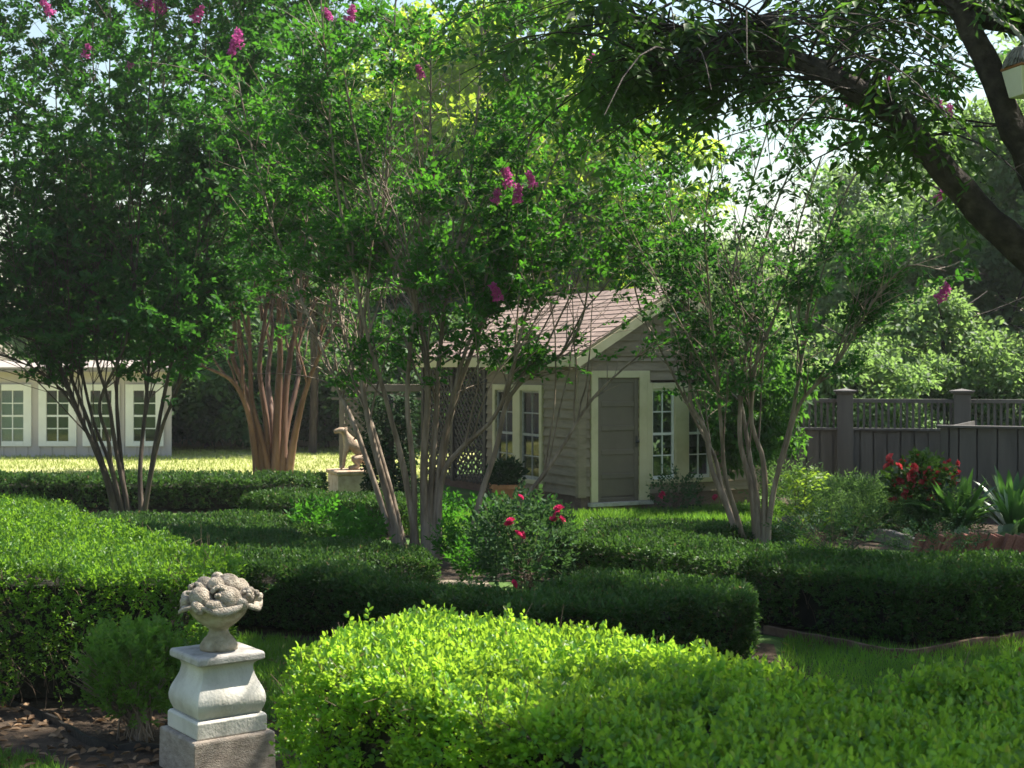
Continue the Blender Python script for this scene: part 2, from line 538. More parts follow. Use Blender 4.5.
def inset(poly, d):
    n = len(poly)
    out = []
    for i in range(n):
        a, b, c = Vector(poly[i - 1]), Vector(poly[i]), Vector(poly[(i + 1) % n])
        e1, e2 = (b - a).normalized(), (c - b).normalized()
        n1, n2 = Vector((-e1.y, e1.x)), Vector((-e2.y, e2.x))
        q = n1 + n2
        q = q / max(.35, q.length_squared) * 2
        if q.length > 2: q = q.normalized() * 2
        out.append(b + q * d)
    return [(p.x, p.y) for p in out]

def ccw(poly):
    a = sum(poly[i - 1][0] * poly[i][1] - poly[i][0] * poly[i - 1][1] for i in range(len(poly)))
    return list(poly) if a > 0 else list(poly)[::-1]

def inside(poly, p):
    x, y = p[:, 0], p[:, 1]
    r = np.zeros(len(p), bool)
    n = len(poly)
    for i in range(n):
        x1, y1 = poly[i - 1]
        x2, y2 = poly[i]
        c = ((y1 > y) != (y2 > y)) & (x < (x2 - x1) * (y - y1) / (y2 - y1 + 1e-12) + x1)
        r ^= c
    return r

def edge_dist(poly, p):
    d = np.full(len(p), 1e9)
    for i in range(len(poly)):
        a, b = np.array(poly[i - 1]), np.array(poly[i])
        ab = b - a
        t = np.clip(((p[:, :2] - a) @ ab) / (ab @ ab), 0, 1)
        d = np.minimum(d, np.linalg.norm(p[:, :2] - a - t[:, None] * ab, axis=1))
    return d

def in_poly(poly, n):
    q = np.array(poly)
    lo, hi = q.min(0), q.max(0)
    out = np.zeros((0, 2))
    while len(out) < n:
        c = lo + rng.random((n * 2, 2)) * (hi - lo)
        out = np.vstack([out, c[inside(poly, c)]])
    return out[:n]

# ------------------------------------------------------------------ hedges
def hedge(label, poly, h, n, k=7, shoot=.07, leaf=(.024, .014), mat='box_dark', bump=.03, seed=1, twigs=0, six=False, gaps=.0, tall=0, wood='hedge_shade_core', group=None, rnd_edge=.055, zlow=.05, name='hedge', cat='hedge', soil=.2, inner=.15):
    poly = ccw(poly)
    if soil:
        sheet('soil_bed', inset(poly, -soil), .004 + .0003 * (seed % 9), M['soil'])
    root = empty(name, (0, 0, 0), 0, label, cat, group)
    area = abs(sum(poly[i - 1][0] * poly[i][1] - poly[i][0] * poly[i - 1][1] for i in range(len(poly)))) / 2
    E = [(np.array(poly[i - 1]), np.array(poly[i])) for i in range(len(poly))]
    lens = np.array([np.linalg.norm(b - a) for a, b in E])
    sa = lens.sum() * h
    nt_ = int(n * area / (area + sa))
    ns = n - nt_
    # top
    xy = in_poly(poly, nt_)
    top = np.column_stack([xy, np.full(nt_, h)])
    top[:, 2] += noise3(top, 2.2, seed) * bump + noise3(top, 9.0, seed + 1) * bump * .6
    e = edge_dist(poly, top)
    top[:, 2] -= np.maximum(0, rnd_edge - e) ** 2 / rnd_edge
    nrm = np.tile([0, 0, 1.0], (nt_, 1))
    # sides
    w = rng.choice(len(E), ns, p=lens / lens.sum())
    t = rng.random(ns)
    a = np.array([x[0] for x in E])[w]
    b = np.array([x[1] for x in E])[w]
    d = nz(b - a)
    on = np.column_stack([d[:, 1], -d[:, 0], np.zeros(ns)])
    z = zlow + (h - zlow - .01) * rng.random(ns) ** .85
    sd = np.column_stack([a + (b - a) * t[:, None], z])
    off = noise3(sd, 3.0, seed + 2) * bump * 1.3 + noise3(sd, 10.0, seed + 3) * bump * .8
    off -= np.maximum(0, z - (h - rnd_edge)) ** 2 / rnd_edge
    off -= .06 * np.maximum(0, 1 - z / (h * .45)) ** 1.5
    sd += on * off[:, None]
    C = np.vstack([top, sd])
    Nn = np.vstack([nrm, on])
    C -= Nn * rng.exponential(.028, len(C))[:, None]
    if gaps:
        keep = (noise3(C, 7.0, seed + 4) > -1 + gaps) | (Nn[:, 2] > .5)
        C, Nn = C[keep], Nn[keep]
    D = Nn * .75 + np.array([0, 0, .55]) + rnd(len(C), .42)
    ln = shoot * (0.6 + .8 * rng.random(len(C)))
    lc, la, lnn = sprays(C - nz(D) * ln[:, None] * .4, D, ln, k, .8, 1, .45)
    if tall:
        ix = rng.choice(nt_, tall)
        tc = top[ix] + np.array([0, 0, -.02])
        td = np.tile([0, 0, 1.0], (tall, 1)) + rnd(tall, .15)
        tl = .06 + .10 * rng.random(tall) ** 2
        c2, a2, n2 = sprays(tc, td, tl, 12, .8, .3, .5)
        lc, la, lnn = np.vstack([lc, c2]), np.vstack([la, a2]), np.vstack([lnn, n2])
    sc = .65 + .7 * rng.random(len(lc))
    link('leaves', leaf_mesh('hedge_leaves', lc, la, lnn, leaf[0] * sc, leaf[1] * sc, .2, six), M[mat], root)
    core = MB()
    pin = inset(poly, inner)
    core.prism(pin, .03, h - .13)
    core.build('shaded_core', M[wood], root)  # solid stand-in for inner branches, coloured near-black like the shaded inside
    if twigs:
        ix = rng.integers(nt_, len(top) + ns - 1, twigs) if ns else None
        ix = rng.integers(0, ns, twigs)
        c = sd[ix] - on[ix] * (.02 + .08 * rng.random(twigs))[:, None]
        dd = nz(on[ix] * .35 + np.array([0, 0, .9]) + rnd(twigs, .45))
        L = .12 + .25 * rng.random(twigs)
        tt = np.linspace(-.5, .5, 4)
        pts = c[:, None] + dd[:, None] * (L[:, None] * tt[None])[..., None] + rng.normal(size=(twigs, 4, 3)) * .008
        link('twigs', twig_mesh('hedge_twigs', pts, np.full(twigs, .004), .0015), M['twig'], root)
    return root

HG = 'clipped low box hedges of the garden maze'
FG = [(-1.02, 6.3), (-.48, 7.6), (.5, 6.75), (1.36, 5.72), (2.5, 6.25), (4.6, 7.5), (5.4, 6.6), (2.9, 4.6), (1.7, 3.7), (1.0, 4.15)]
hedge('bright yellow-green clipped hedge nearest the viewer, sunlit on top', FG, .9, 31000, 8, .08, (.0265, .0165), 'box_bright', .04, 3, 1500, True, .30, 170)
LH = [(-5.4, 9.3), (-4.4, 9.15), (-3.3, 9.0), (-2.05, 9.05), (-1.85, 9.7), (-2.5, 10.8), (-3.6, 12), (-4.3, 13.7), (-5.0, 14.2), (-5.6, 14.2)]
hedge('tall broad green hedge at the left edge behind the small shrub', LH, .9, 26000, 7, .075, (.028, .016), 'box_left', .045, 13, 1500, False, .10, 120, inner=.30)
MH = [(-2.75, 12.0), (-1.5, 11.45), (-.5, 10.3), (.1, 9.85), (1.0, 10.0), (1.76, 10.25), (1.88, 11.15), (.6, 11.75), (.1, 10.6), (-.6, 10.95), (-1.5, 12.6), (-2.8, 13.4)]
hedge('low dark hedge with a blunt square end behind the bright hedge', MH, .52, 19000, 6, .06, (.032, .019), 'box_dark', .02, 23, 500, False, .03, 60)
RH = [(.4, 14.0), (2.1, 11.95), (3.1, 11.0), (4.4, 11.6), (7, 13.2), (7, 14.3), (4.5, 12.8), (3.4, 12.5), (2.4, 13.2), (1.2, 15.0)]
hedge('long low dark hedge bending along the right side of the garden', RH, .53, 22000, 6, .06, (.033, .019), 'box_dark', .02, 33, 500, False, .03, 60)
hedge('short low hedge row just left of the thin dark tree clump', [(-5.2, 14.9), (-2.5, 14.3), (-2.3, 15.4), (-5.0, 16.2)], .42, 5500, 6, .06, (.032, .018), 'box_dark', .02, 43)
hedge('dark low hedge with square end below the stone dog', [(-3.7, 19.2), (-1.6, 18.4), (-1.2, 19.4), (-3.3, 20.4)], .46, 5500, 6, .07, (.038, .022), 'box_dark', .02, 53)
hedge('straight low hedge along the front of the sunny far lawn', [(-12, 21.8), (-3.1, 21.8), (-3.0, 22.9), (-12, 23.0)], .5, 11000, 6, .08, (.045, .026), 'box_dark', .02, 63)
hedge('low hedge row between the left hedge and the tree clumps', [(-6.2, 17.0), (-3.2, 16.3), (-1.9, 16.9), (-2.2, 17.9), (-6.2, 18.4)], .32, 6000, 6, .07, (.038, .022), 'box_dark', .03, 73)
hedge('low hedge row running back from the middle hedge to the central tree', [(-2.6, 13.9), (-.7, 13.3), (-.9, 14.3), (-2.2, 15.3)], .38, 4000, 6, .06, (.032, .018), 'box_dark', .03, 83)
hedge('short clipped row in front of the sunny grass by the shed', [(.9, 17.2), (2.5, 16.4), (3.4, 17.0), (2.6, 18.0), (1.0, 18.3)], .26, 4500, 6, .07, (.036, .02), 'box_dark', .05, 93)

# ------------------------------------------------------------------ crape myrtles and other multi-stem trees
def flower_data():
    n = 170
    t = rng.random(n)
    r = .055 * (1 - .65 * t) * np.sqrt(rng.random(n)) + .01
    a = rng.random(n) * 6.28
    C = np.column_stack([r * np.cos(a), r * np.sin(a), t * .2 - .04])
    me = leaf_mesh('crape_flower', C, rnd(n), rnd(n), .032, .028, .4)
    me.materials.append(M['pink'])
    return me
FLOWER = flower_data()

def myrtle(label, base, depth, stems, r0, bark, leafm, zmin, nb, nspray, kleaf, leaf, blen=(.5, 1.2), flowers=(), group='multi-stemmed crape myrtles', seed=0, upness=.5, taper=.22, extra=None, spread_y=1.4, up_sprays=.2, tmin=.3, thin=(), clump=(2.0, -.3), whips=4, whip_len=2.2, open_front=.0):
    """stems: list of pixel polylines at a base depth; each fans out to its own depth"""
    global rng
    rng = np.random.default_rng(100 + seed)
    o0 = P(base[0], base[1], depth)
    root = empty('crape_myrtle', (o0.x, o0.y, 0), 0, label, 'tree', group)
    org = np.array([o0.x, o0.y, 0])
    BP, BT, BR, WP = [], [], [], []
    for si, st in enumerate(stems):
        dy = (rng.random() - .5) * 2 * spread_y
        m = len(st)
        pw = []
        for i, (x, y) in enumerate(st):
            t = i / (m - 1)
            pw.append(np.array(P(x, y, depth + dy * t ** 1.3)))
        pw[0][2] = min(pw[0][2], -.02)
        pts = resample(pw, 34) - org
        u = np.linspace(0, 1, 34)
        rr = r0 * (.8 + .4 * rng.random())
        rad = rr * (.25 * np.exp(-u * 18) + (1 - u) ** 1.5 * (1 - taper) + taper)
        pts[3:] += np.cumsum(rng.normal(size=(31, 3)) * rr * .12, 0) * np.linspace(0, 1, 31)[:, None]
        link('stem', tube_mesh('stem', pts, rad, 8, .05), M[bark], root)
        u2 = tmin + (1 - tmin) * rng.random(nb) ** .68
        idx = np.clip((u2 * 33).astype(int), 0, 32)
        b = pts[idx]
        tang = nz(pts[np.minimum(idx + 1, 33)] - pts[idx])
        ok = b[:, 2] > zmin
        BP.append(b[ok])
        BT.append(tang[ok])
        BR.append(np.minimum(rad[idx][ok] * .55, .012))
        for q in range(whips):
            i = int((.28 + .4 * rng.random()) * 33)
            dd = nz(nz(pts[i + 1] - pts[i]) * .7 + np.array([0, 0, .8]) + rng.normal(size=3) * .28)
            l = whip_len * (.6 + .7 * rng.random())
            t8 = np.linspace(0, 1, 8)
            bend = rng.normal(size=3) * .16
            WP.append(pts[i] + dd * (l * t8)[:, None] + bend * (l * t8 ** 2)[:, None] + rng.normal(size=(8, 3)) * l * .006)
    if WP:
        WP = np.array(WP)
        link('branches', twig_mesh('branches', WP, np.full(len(WP), r0 * .34), .004), M[bark], root)
        n_ = len(WP) * 9
        wi, wj = rng.integers(0, len(WP), n_), rng.integers(2, 7, n_)
        BP.append(WP[wi, wj]); BT.append(nz(WP[wi, np.minimum(wj + 1, 7)] - WP[wi, wj])); BR.append(np.full(n_, .005))
    b, tang, br = np.vstack(BP), np.vstack(BT), np.concatenate(BR)
    Wp = b + org
    sx = 512 + Wp[:, 0] / Wp[:, 1] * F
    sy = HZ - (Wp[:, 2] - CH) / Wp[:, 1] * F
    ok = b[:, 2] > zmin - .3
    for (xa, ya, xb, yb, pr) in thin: ok &= ~((sx > xa) & (sx < xb) & (sy > ya) & (sy < yb) & (rng.random(len(b)) < pr * .9))
    b, tang, br = b[ok], tang[ok], br[ok]
    B = len(b)
    out = b.copy()
    out[:, 2] = 0
    out = nz(out + rnd(B, .3) * np.array([1, 1, 0]))
    az = rng.random(B) * 6.28
    D = nz(out * .45 + np.column_stack([np.cos(az), np.sin(az), np.zeros(B)]) * .8 + tang * .5 + np.array([0, 0, upness]) * rng.random(B)[:, None])
    ok = ~((D[:, 1] < -.15) & (rng.random(B) < open_front))      # fewer shoots on the near side, so the stems stay visible
    b, D, br, tang = b[ok], D[ok], br[ok], tang[ok]
    B = len(b)
    Lb = blen[0] + (blen[1] - blen[0]) * rng.random(B)
    tt = np.linspace(0, 1, 6)
    bend = rnd(B, .25) + np.array([0, 0, upness * .3 - .12])
    pts = b[:, None] + D[:, None] * (Lb[:, None] * tt)[..., None] + bend[:, None] * (Lb[:, None] * tt ** 2)[..., None]
    # sprays
    ts = .25 + .75 * rng.random((B, nspray))
    fi = ts * 5
    i0 = np.minimum(fi.astype(int), 4)
    fr = fi - i0
    bi = np.arange(B)[:, None]
    C = pts[bi, i0] * (1 - fr[..., None]) + pts[bi, i0 + 1] * fr[..., None]
    C = C.reshape(-1, 3)
    az = rng.random(len(C)) * 6.28
    Ds = np.column_stack([np.cos(az), np.sin(az), up_sprays + .45 * rng.normal(size=len(C))]) + np.repeat(D, nspray, 0) * .6
    ls = .14 + .16 * rng.random(len(C))
    keep = C[:, 2] > zmin - .2
    keep &= noise3(C * np.array([1, 1, 1.5]), clump[0], 40 + seed) > clump[1]
    Wp = C + org
    sx = 512 + Wp[:, 0] / Wp[:, 1] * F
    sy = HZ - (Wp[:, 2] - CH) / Wp[:, 1] * F
    for (xa, ya, xb, yb, pr) in thin:      # where the crown is open
        keep &= ~((sx > xa) & (sx < xb) & (sy > ya) & (sy < yb) & (rng.random(len(C)) < pr))
    C, Ds, ls = C[keep], Ds[keep], ls[keep]
    if extra is not None:
        C, Ds, ls = extra(C, Ds, ls, org)
    tw2 = C[:, None] + nz(Ds)[:, None] * (ls[:, None] * np.linspace(0, 1, 3))[..., None]
    lc, la, ln = sprays(C, Ds, ls, kleaf, .9, .75, .62, .15)
    sc = .6 + .7 * rng.random(len(lc))
    link('crown', leaf_mesh('crown', lc, la, ln, leaf[0] * sc, leaf[1] * sc, .18), M[leafm], root)
    link('twigs', twig_mesh('twigs', pts, br, .0025), M[bark], root)
    link('spray_twigs', twig_mesh('spray_twigs', tw2, np.full(len(tw2), .0022), .001), M[bark], root)
    for (x, y, dd, s) in flowers:
        f = link('flower_cluster', FLOWER, None, root)
        f.location = P(x, y, depth + dd) - Vector(org)
        f.rotation_euler = (rng.normal() * .4, rng.normal() * .4, rng.random() * 6)
        f.scale = (s, s, s)
    return root

T1 = [
    [(407, 556), (393, 500), (373, 430), (353, 370), (335, 300), (320, 240), (305, 150), (300, 40)],
    [(404, 556), (386, 490), (368, 420), (360, 350), (371, 270), (384, 190), (391, 80), (395, -20)],
    [(413, 555), (414, 480), (407, 400), (412, 330), (420, 250), (430, 150), (428, 20)],
    [(401, 556), (382, 505), (356, 430), (336, 385), (315, 330), (285, 260), (258, 170), (238, 70)],
    [(429, 552), (431, 490), (436, 420), (440, 350), (450, 280), (470, 190), (480, 90), (486, -10)],
    [(436, 552), (440, 480), (455, 400), (480, 330), (500, 260), (522, 170), (545, 80), (560, -10)],
    [(426, 553), (424, 470), (427, 380), (415, 300), (385, 240), (362, 160), (345, 70)],
    [(438, 550), (442, 480), (462, 448), (492, 420), (510, 380), (524, 320), (545, 260), (575, 190), (600, 100)],
    [(468, 548), (480, 500), (496, 450), (507, 400), (532, 372), (562, 350), (580, 310), (585, 250), (600, 180)],
    [(470, 549), (498, 525), (532, 490), (567, 440), (592, 400), (622, 370), (655, 345)],
    [(419, 555), (404, 470), (386, 400), (366, 330), (340, 200), (330, 100), (322, 0)],
    [(432, 552), (436, 500), (446, 430), (470, 340), (500, 300), (540, 200), (570, 130)],
]
myrtle('largest crape myrtle, grey-tan stems fanning from the garden centre', (420, 556), 16.4, T1, .046, 'bark_tan', 'crape', 1.72, 52, 9, 9, (.080, .047),
       (.5, 1.15), [(237, 42, -.9, 1.1), (232, 52, -.9, .8), (508, 183, -1, 1.1), (517, 199, -1, 1), (533, 184, -1, .9), (495, 200, -1, .8), (498, 297, -1, 1), (350, 18, -1, .9), (330, 18, -1, .7), (435, 184, -1, .7), (421, 75, -1, .7), (590, 62, -1, .7)], seed=1, tmin=.30, thin=[(545, 285, 700, 385, .78), (535, 385, 720, 560, .9), (330, 400, 540, 520, .85), (200, 285, 325, 345, .5)], open_front=.6, clump=(2.0, -.12))
T2 = [
    [(121, 517), (105, 470), (86, 430), (62, 370), (38, 320), (15, 250), (-8, 150), (-20, 20)],
    [(124, 517), (110, 465), (93, 420), (80, 360), (70, 290), (62, 200), (55, 60), (52, -60)],
    [(117, 519), (100, 460), (76, 410), (50, 350), (10, 330), (-40, 290)],
    [(119, 518), (95, 440), (62, 350), (22, 200), (2, 80), (-12, -40)],
    [(143, 520), (163, 400), (186, 300), (216, 180), (236, 60), (248, -40)],
    [(119, 518), (99, 462), (74, 408), (44, 374), (4, 356), (-40, 345)],
    [(143, 520), (158, 440), (176, 392), (188, 362), (170, 335), (150, 320)],
    [(142, 521), (140, 470), (145, 410), (150, 350), (155, 280), (160, 200), (165, 60)],
    [(143, 521), (152, 470), (163, 425), (178, 385), (187, 330), (196, 260), (203, 140), (205, 10)],
    [(128, 516), (120, 450), (117, 400), (118, 350), (115, 280), (110, 180), (112, 40), (110, -60)],
    [(131, 516), (116, 450), (108, 400), (95, 350), (98, 280), (92, 180), (90, 20)],
    [(126, 517), (112, 470), (108, 440), (100, 400), (130, 330), (140, 200), (150, 90), (160, -30)],
]
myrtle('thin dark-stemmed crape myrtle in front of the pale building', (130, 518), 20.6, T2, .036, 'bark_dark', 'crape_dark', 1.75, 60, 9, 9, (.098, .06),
       (.7, 1.6), [(50, 12, -1, 1.1), (85, 55, -1, 1), (130, 70, -1, 1), (150, 6, -1, 1.3), (163, 10, -1, 1.3), (140, 2, -1, 1.2), (195, 18, -1, 1.2)], seed=2, tmin=.36, thin=[(0, 412, 260, 520, .95)], clump=(1.7, -.65), whip_len=2.8, open_front=.35)
T3 = [
    [(262, 478), (258, 430), (246, 390), (233, 355), (236, 320), (226, 300), (215, 240), (198, 130), (180, 10)],
    [(258, 478), (250, 420), (236, 385), (214, 372), (186, 366), (150, 345)],
    [(268, 478), (266, 420), (259, 370), (263, 320), (266, 280), (262, 180), (250, 60), (245, -40)],
    [(276, 478), (278, 400), (281, 350), (280, 300), (286, 200), (290, 60), (292, -30)],
    [(283, 478), (284, 410), (291, 350), (301, 310), (312, 250), (325, 120), (335, 0)],
    [(288, 478), (296, 430), (306, 390), (318, 360), (332, 340), (350, 290), (375, 220)],
    [(270, 478), (262, 440), (252, 400), (250, 350), (246, 290), (238, 180), (228, 60), (215, -40)],
    [(280, 478), (286, 430), (298, 380), (300, 340), (330, 260), (345, 150)],
    [(272, 478), (272, 420), (268, 380), (272, 320), (256, 250), (272, 120)],
]
myrtle('old crape myrtle with thick cinnamon-brown trunks at the lawn edge', (272, 478), 29.0, T3, .098, 'bark_orange', 'crape', 3.3, 82, 9, 9, (.14, .088), (.9, 2.3), [], clump=(1.4, -.5), whip_len=4.0, thin=[(205, 250, 345, 345, .75)], seed=3, taper=.12, spread_y=2.5, tmin=.4)
T4 = [
    [(744, 554), (735, 525), (722, 490), (715, 460), (700, 430), (680, 390), (660, 350), (640, 310), (628, 250)],
    [(748, 554), (738, 520), (726, 480), (722, 440), (718, 400), (714, 350), (707, 290), (704, 220), (712, 160)],
    [(760, 554), (757, 500), (750, 460), (744, 420), (735, 370), (728, 320), (735, 270), (752, 190), (775, 110)],
    [(763, 554), (765, 500), (763, 460), (752, 420), (758, 360), (775, 320), (790, 270), (803, 215), (822, 160)],
    [(766, 554), (772, 500), (785, 450), (801, 402), (830, 372), (851, 342), (872, 302), (905, 266), (945, 270)],
    [(764, 554), (776, 480), (791, 420), (801, 360), (810, 300), (830, 225), (862, 165), (900, 115), (930, 95)],
    [(742, 554), (730, 515), (712, 470), (705, 430), (690, 400), (690, 340), (680, 280), (668, 210), (655, 170)],
    [(758, 554), (752, 490), (740, 440), (742, 380), (752, 320), (765, 250), (795, 170), (835, 110)],
]
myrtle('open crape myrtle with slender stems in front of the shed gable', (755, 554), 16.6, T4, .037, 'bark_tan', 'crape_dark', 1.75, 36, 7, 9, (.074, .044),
       (.35, .95), [(928, 103, .4, .9), (938, 110, .4, 1), (948, 115, .4, .9), (938, 198, 0, .8), (941, 297, 0, 1.2), (887, 85, 0, .7), (850, 105, 0, .8), (845, 75, 0, .8), (832, 20, 0, .9), (840, 42, 0, .8)], seed=4, upness=.7, tmin=.36, thin=[(540, 285, 645, 352, .75), (560, 408, 745, 520, .85), (640, 300, 715, 400, .55), (730, 130, 880, 240, .45)], clump=(2.6, -.35), whips=3, whip_len=1.9, open_front=.3)

# ------------------------------------------------------------------ shade tree at the right, trunk outside the frame
def shade_tree():
    global rng
    rng = np.random.default_rng(55)
    d = 9.2
    bx = (1330 - 512) / F * d
    root = empty('shade_tree', (bx, d, 0), 0, 'large dark shade tree leaning in from the right with drooping leaves', 'tree')
    org = np.array([bx, d, 0.])
    def L(name, pix, r0, r1, seg=12):
        pts = resample([np.array(P(x, y, dd)) for x, y, dd in pix], 30) - org
        pts[2:-1] += rng.normal(size=(27, 3)) * r1 * .12
        rad = np.linspace(r0, r1, 30)
        link(name, tube_mesh(name, pts, rad, seg, .07), M['bark_rough'], root)
        return pts
    L('trunk', [(1330, 712, d), (1325, 600, d), (1290, 480, d), (1230, 400, d)], .24, .17)
    l1 = L('limb', [(1230, 400, d), (1110, 320, d), (1024, 250, d), (982, 212, d), (938, 163, d), (893, 116, d), (848, 86, d), (800, 62, d + .2), (745, 46, d + .4), (690, 34, d + .6), (610, 15, d + .9)], .122, .04)
    l2 = L('limb', [(1230, 400, d), (1110, 300, d - .2), (1050, 205, d - .2), (1012, 125, d - .2), (985, 60, d - .2), (958, 5, d - .2), (930, -90, d - .2), (880, -220, d)], .11, .05)
    l3 = L('limb', [(1230, 400, d), (1190, 200, d), (1120, 60, d + .3), (1040, 25, d + .4), (985, 15, d + .6), (900, -30, d + .8), (780, -70, d + 1.4), (640, -90, d + 1.8)], .14, .05)
    l4 = L('limb', [(1230, 400, d), (1300, 150, d - 1), (1330, -150, d - 2), (1350, -350, d - 2.6)], .15, .06)
    l5 = L('limb', [(1230, 400, d), (1400, 150, d + 1), (1480, -150, d + 2), (1400, -420, d + 3)], .15, .06)
    l6 = L('limb', [(800, 62, d + .2), (760, 20, d + .2), (700, 60, d + .3), (640, 70, d + .4)], .05, .02)
    def LW(pts, r0, r1):  # limbs above the frame, added to shade the hedges below
        p = resample([np.array(q, float) for q in pts], 30) - org
        link('limb', tube_mesh('limb', p, np.linspace(r0, r1, 30), 10, .06), M['bark_rough'], root)
        return p
    f0 = tuple(P(1230, 400, d))
    l7 = LW([f0, (5.0, 8.2, 4.6), (4.6, 7.0, 6.0), (3.6, 5.6, 6.6), (2.6, 4.6, 6.9)], .13, .04)
    l8 = LW([f0, (5.8, 8.0, 4.6), (6.6, 6.6, 6.0), (6.4, 5.2, 6.8)], .12, .04)
    l9 = LW([f0, (5.2, 10.2, 4.8), (4.6, 11.6, 6.4), (3.2, 12.6, 7.2), (1.6, 13.2, 7.6)], .14, .04)
    l10 = LW([f0, (6.0, 10.6, 4.9), (6.8, 12.4, 6.4), (7.0, 14.5, 7.2)], .13, .04)
    l11 = LW([f0, (5.0, 9.4, 5.6), (3.6, 9.8, 7.0), (1.4, 10.2, 7.8), (-.8, 10.6, 8.0)], .13, .04)
    b = []
    for pts, n, t0 in ((l1, 85, .45), (l2, 40, .45), (l3, 130, .3), (l4, 90, .3), (l5, 90, .3), (l6, 50, .1), (l7, 560, .28), (l8, 500, .28), (l9, 190, .35), (l10, 170, .35), (l11, 110, .4)):
        i = ((t0 + (1 - t0) * rng.random(n)) * 29).astype(int)
        b.append(pts[i])
    b = np.vstack(b)
    B = len(b)
    az = rng.random(B) * 6.28
    D = np.column_stack([np.cos(az), np.sin(az), .1 + .5 * rng.random(B)])
    Lb = .6 + 1.3 * rng.random(B)
    tt = np.linspace(0, 1, 6)
    pts = b[:, None] + D[:, None] * (Lb[:, None] * tt)[..., None]
    pts[..., 2] -= (Lb * .5)[:, None] * tt ** 2
    Wb = pts + org
    bx_ = 512 + Wb[..., 0] / Wb[..., 1] * F
    by_ = HZ - (Wb[..., 2] - CH) / Wb[..., 1] * F
    okb = ~((bx_ > 975) & (bx_ < 1070) & (by_ > 15) & (by_ < 125)).any(1)
    pts, B = pts[okb], int(okb.sum())
    link('twigs', twig_mesh('twigs', pts, np.full(B, .011), .003), M['bark_rough'], root)
    ns = 9
    ts = .2 + .8 * rng.random((B, ns))
    fi = ts * 5
    i0 = np.minimum(fi.astype(int), 4)
    fr = (fi - i0)[..., None]
    bi = np.arange(B)[:, None]
    C = (pts[bi, i0] * (1 - fr) + pts[bi, i0 + 1] * fr).reshape(-1, 3)
    W = C + org
    # the gap in the crown that lets the sun down to the bright hedge
    tz = (W[:, 2] - .9) / sv.z
    gx, gy = W[:, 0] - sv.x * tz, W[:, 1] - sv.y * tz
    gap = inside(ccw([(-1.6, 5.75), (.05, 6.05), (1.5, 5.35), (1.75, 6.2), (.3, 8.2), (-1.3, 8.4), (-2.2, 7.6)]), np.column_stack([gx, gy]))
    keep = ~(gap & (rng.random(len(C)) < .97))
    keep &= ~((gx > -5.2) & (gx < -1.7) & (gy > 8.6) & (gy < 14.4) & (rng.random(len(C)) < .72))  # leaves also thinned to let sun onto the left hedge
    sx = 512 + W[:, 0] / W[:, 1] * F
    sy = HZ - (W[:, 2] - CH) / W[:, 1] * F
    keep &= ~((sx > 700) & (sx < 1100) & (sy > 30) & (sy < 420) & (rng.random(len(C)) < np.where(sx > 850, .25, .5)))
    keep &= ~((sx < 700) & (sy > 130 + rng.normal(size=len(C)) * 25) & (sy < 420))
    keep &= ~((sx > 955) & (sx < 1100) & (sy > 0) & (sy < 150) & (W[:, 1] < 9.6))
    C = C[keep]
    az = rng.random(len(C)) * 6.28
    Ds = np.column_stack([np.cos(az), np.sin(az), -.45 + .3 * rng.normal(size=len(C))])
    ls = .2 + .16 * rng.random(len(C))
    lc, la, ln = sprays(C, Ds, ls, 11, .95, 1.0, .3, .45)
    sc = .65 + .6 * rng.random(len(lc))
    link('crown', leaf_mesh('crown', lc, la, ln, .10 * sc, .040 * sc, .2), M['shade_leaf'], root)
    t2 = C[:, None] + nz(Ds)[:, None] * (ls[:, None] * np.linspace(0, 1, 4))[..., None]
    t2[..., 2] -= (ls * .45)[:, None] * np.linspace(0, 1, 4) ** 2
    link('leaf_stalks', twig_mesh('leaf_stalks', t2, np.full(len(t2), .0022), .001), M['bark_rough'], root)
    return root
shade_tree()

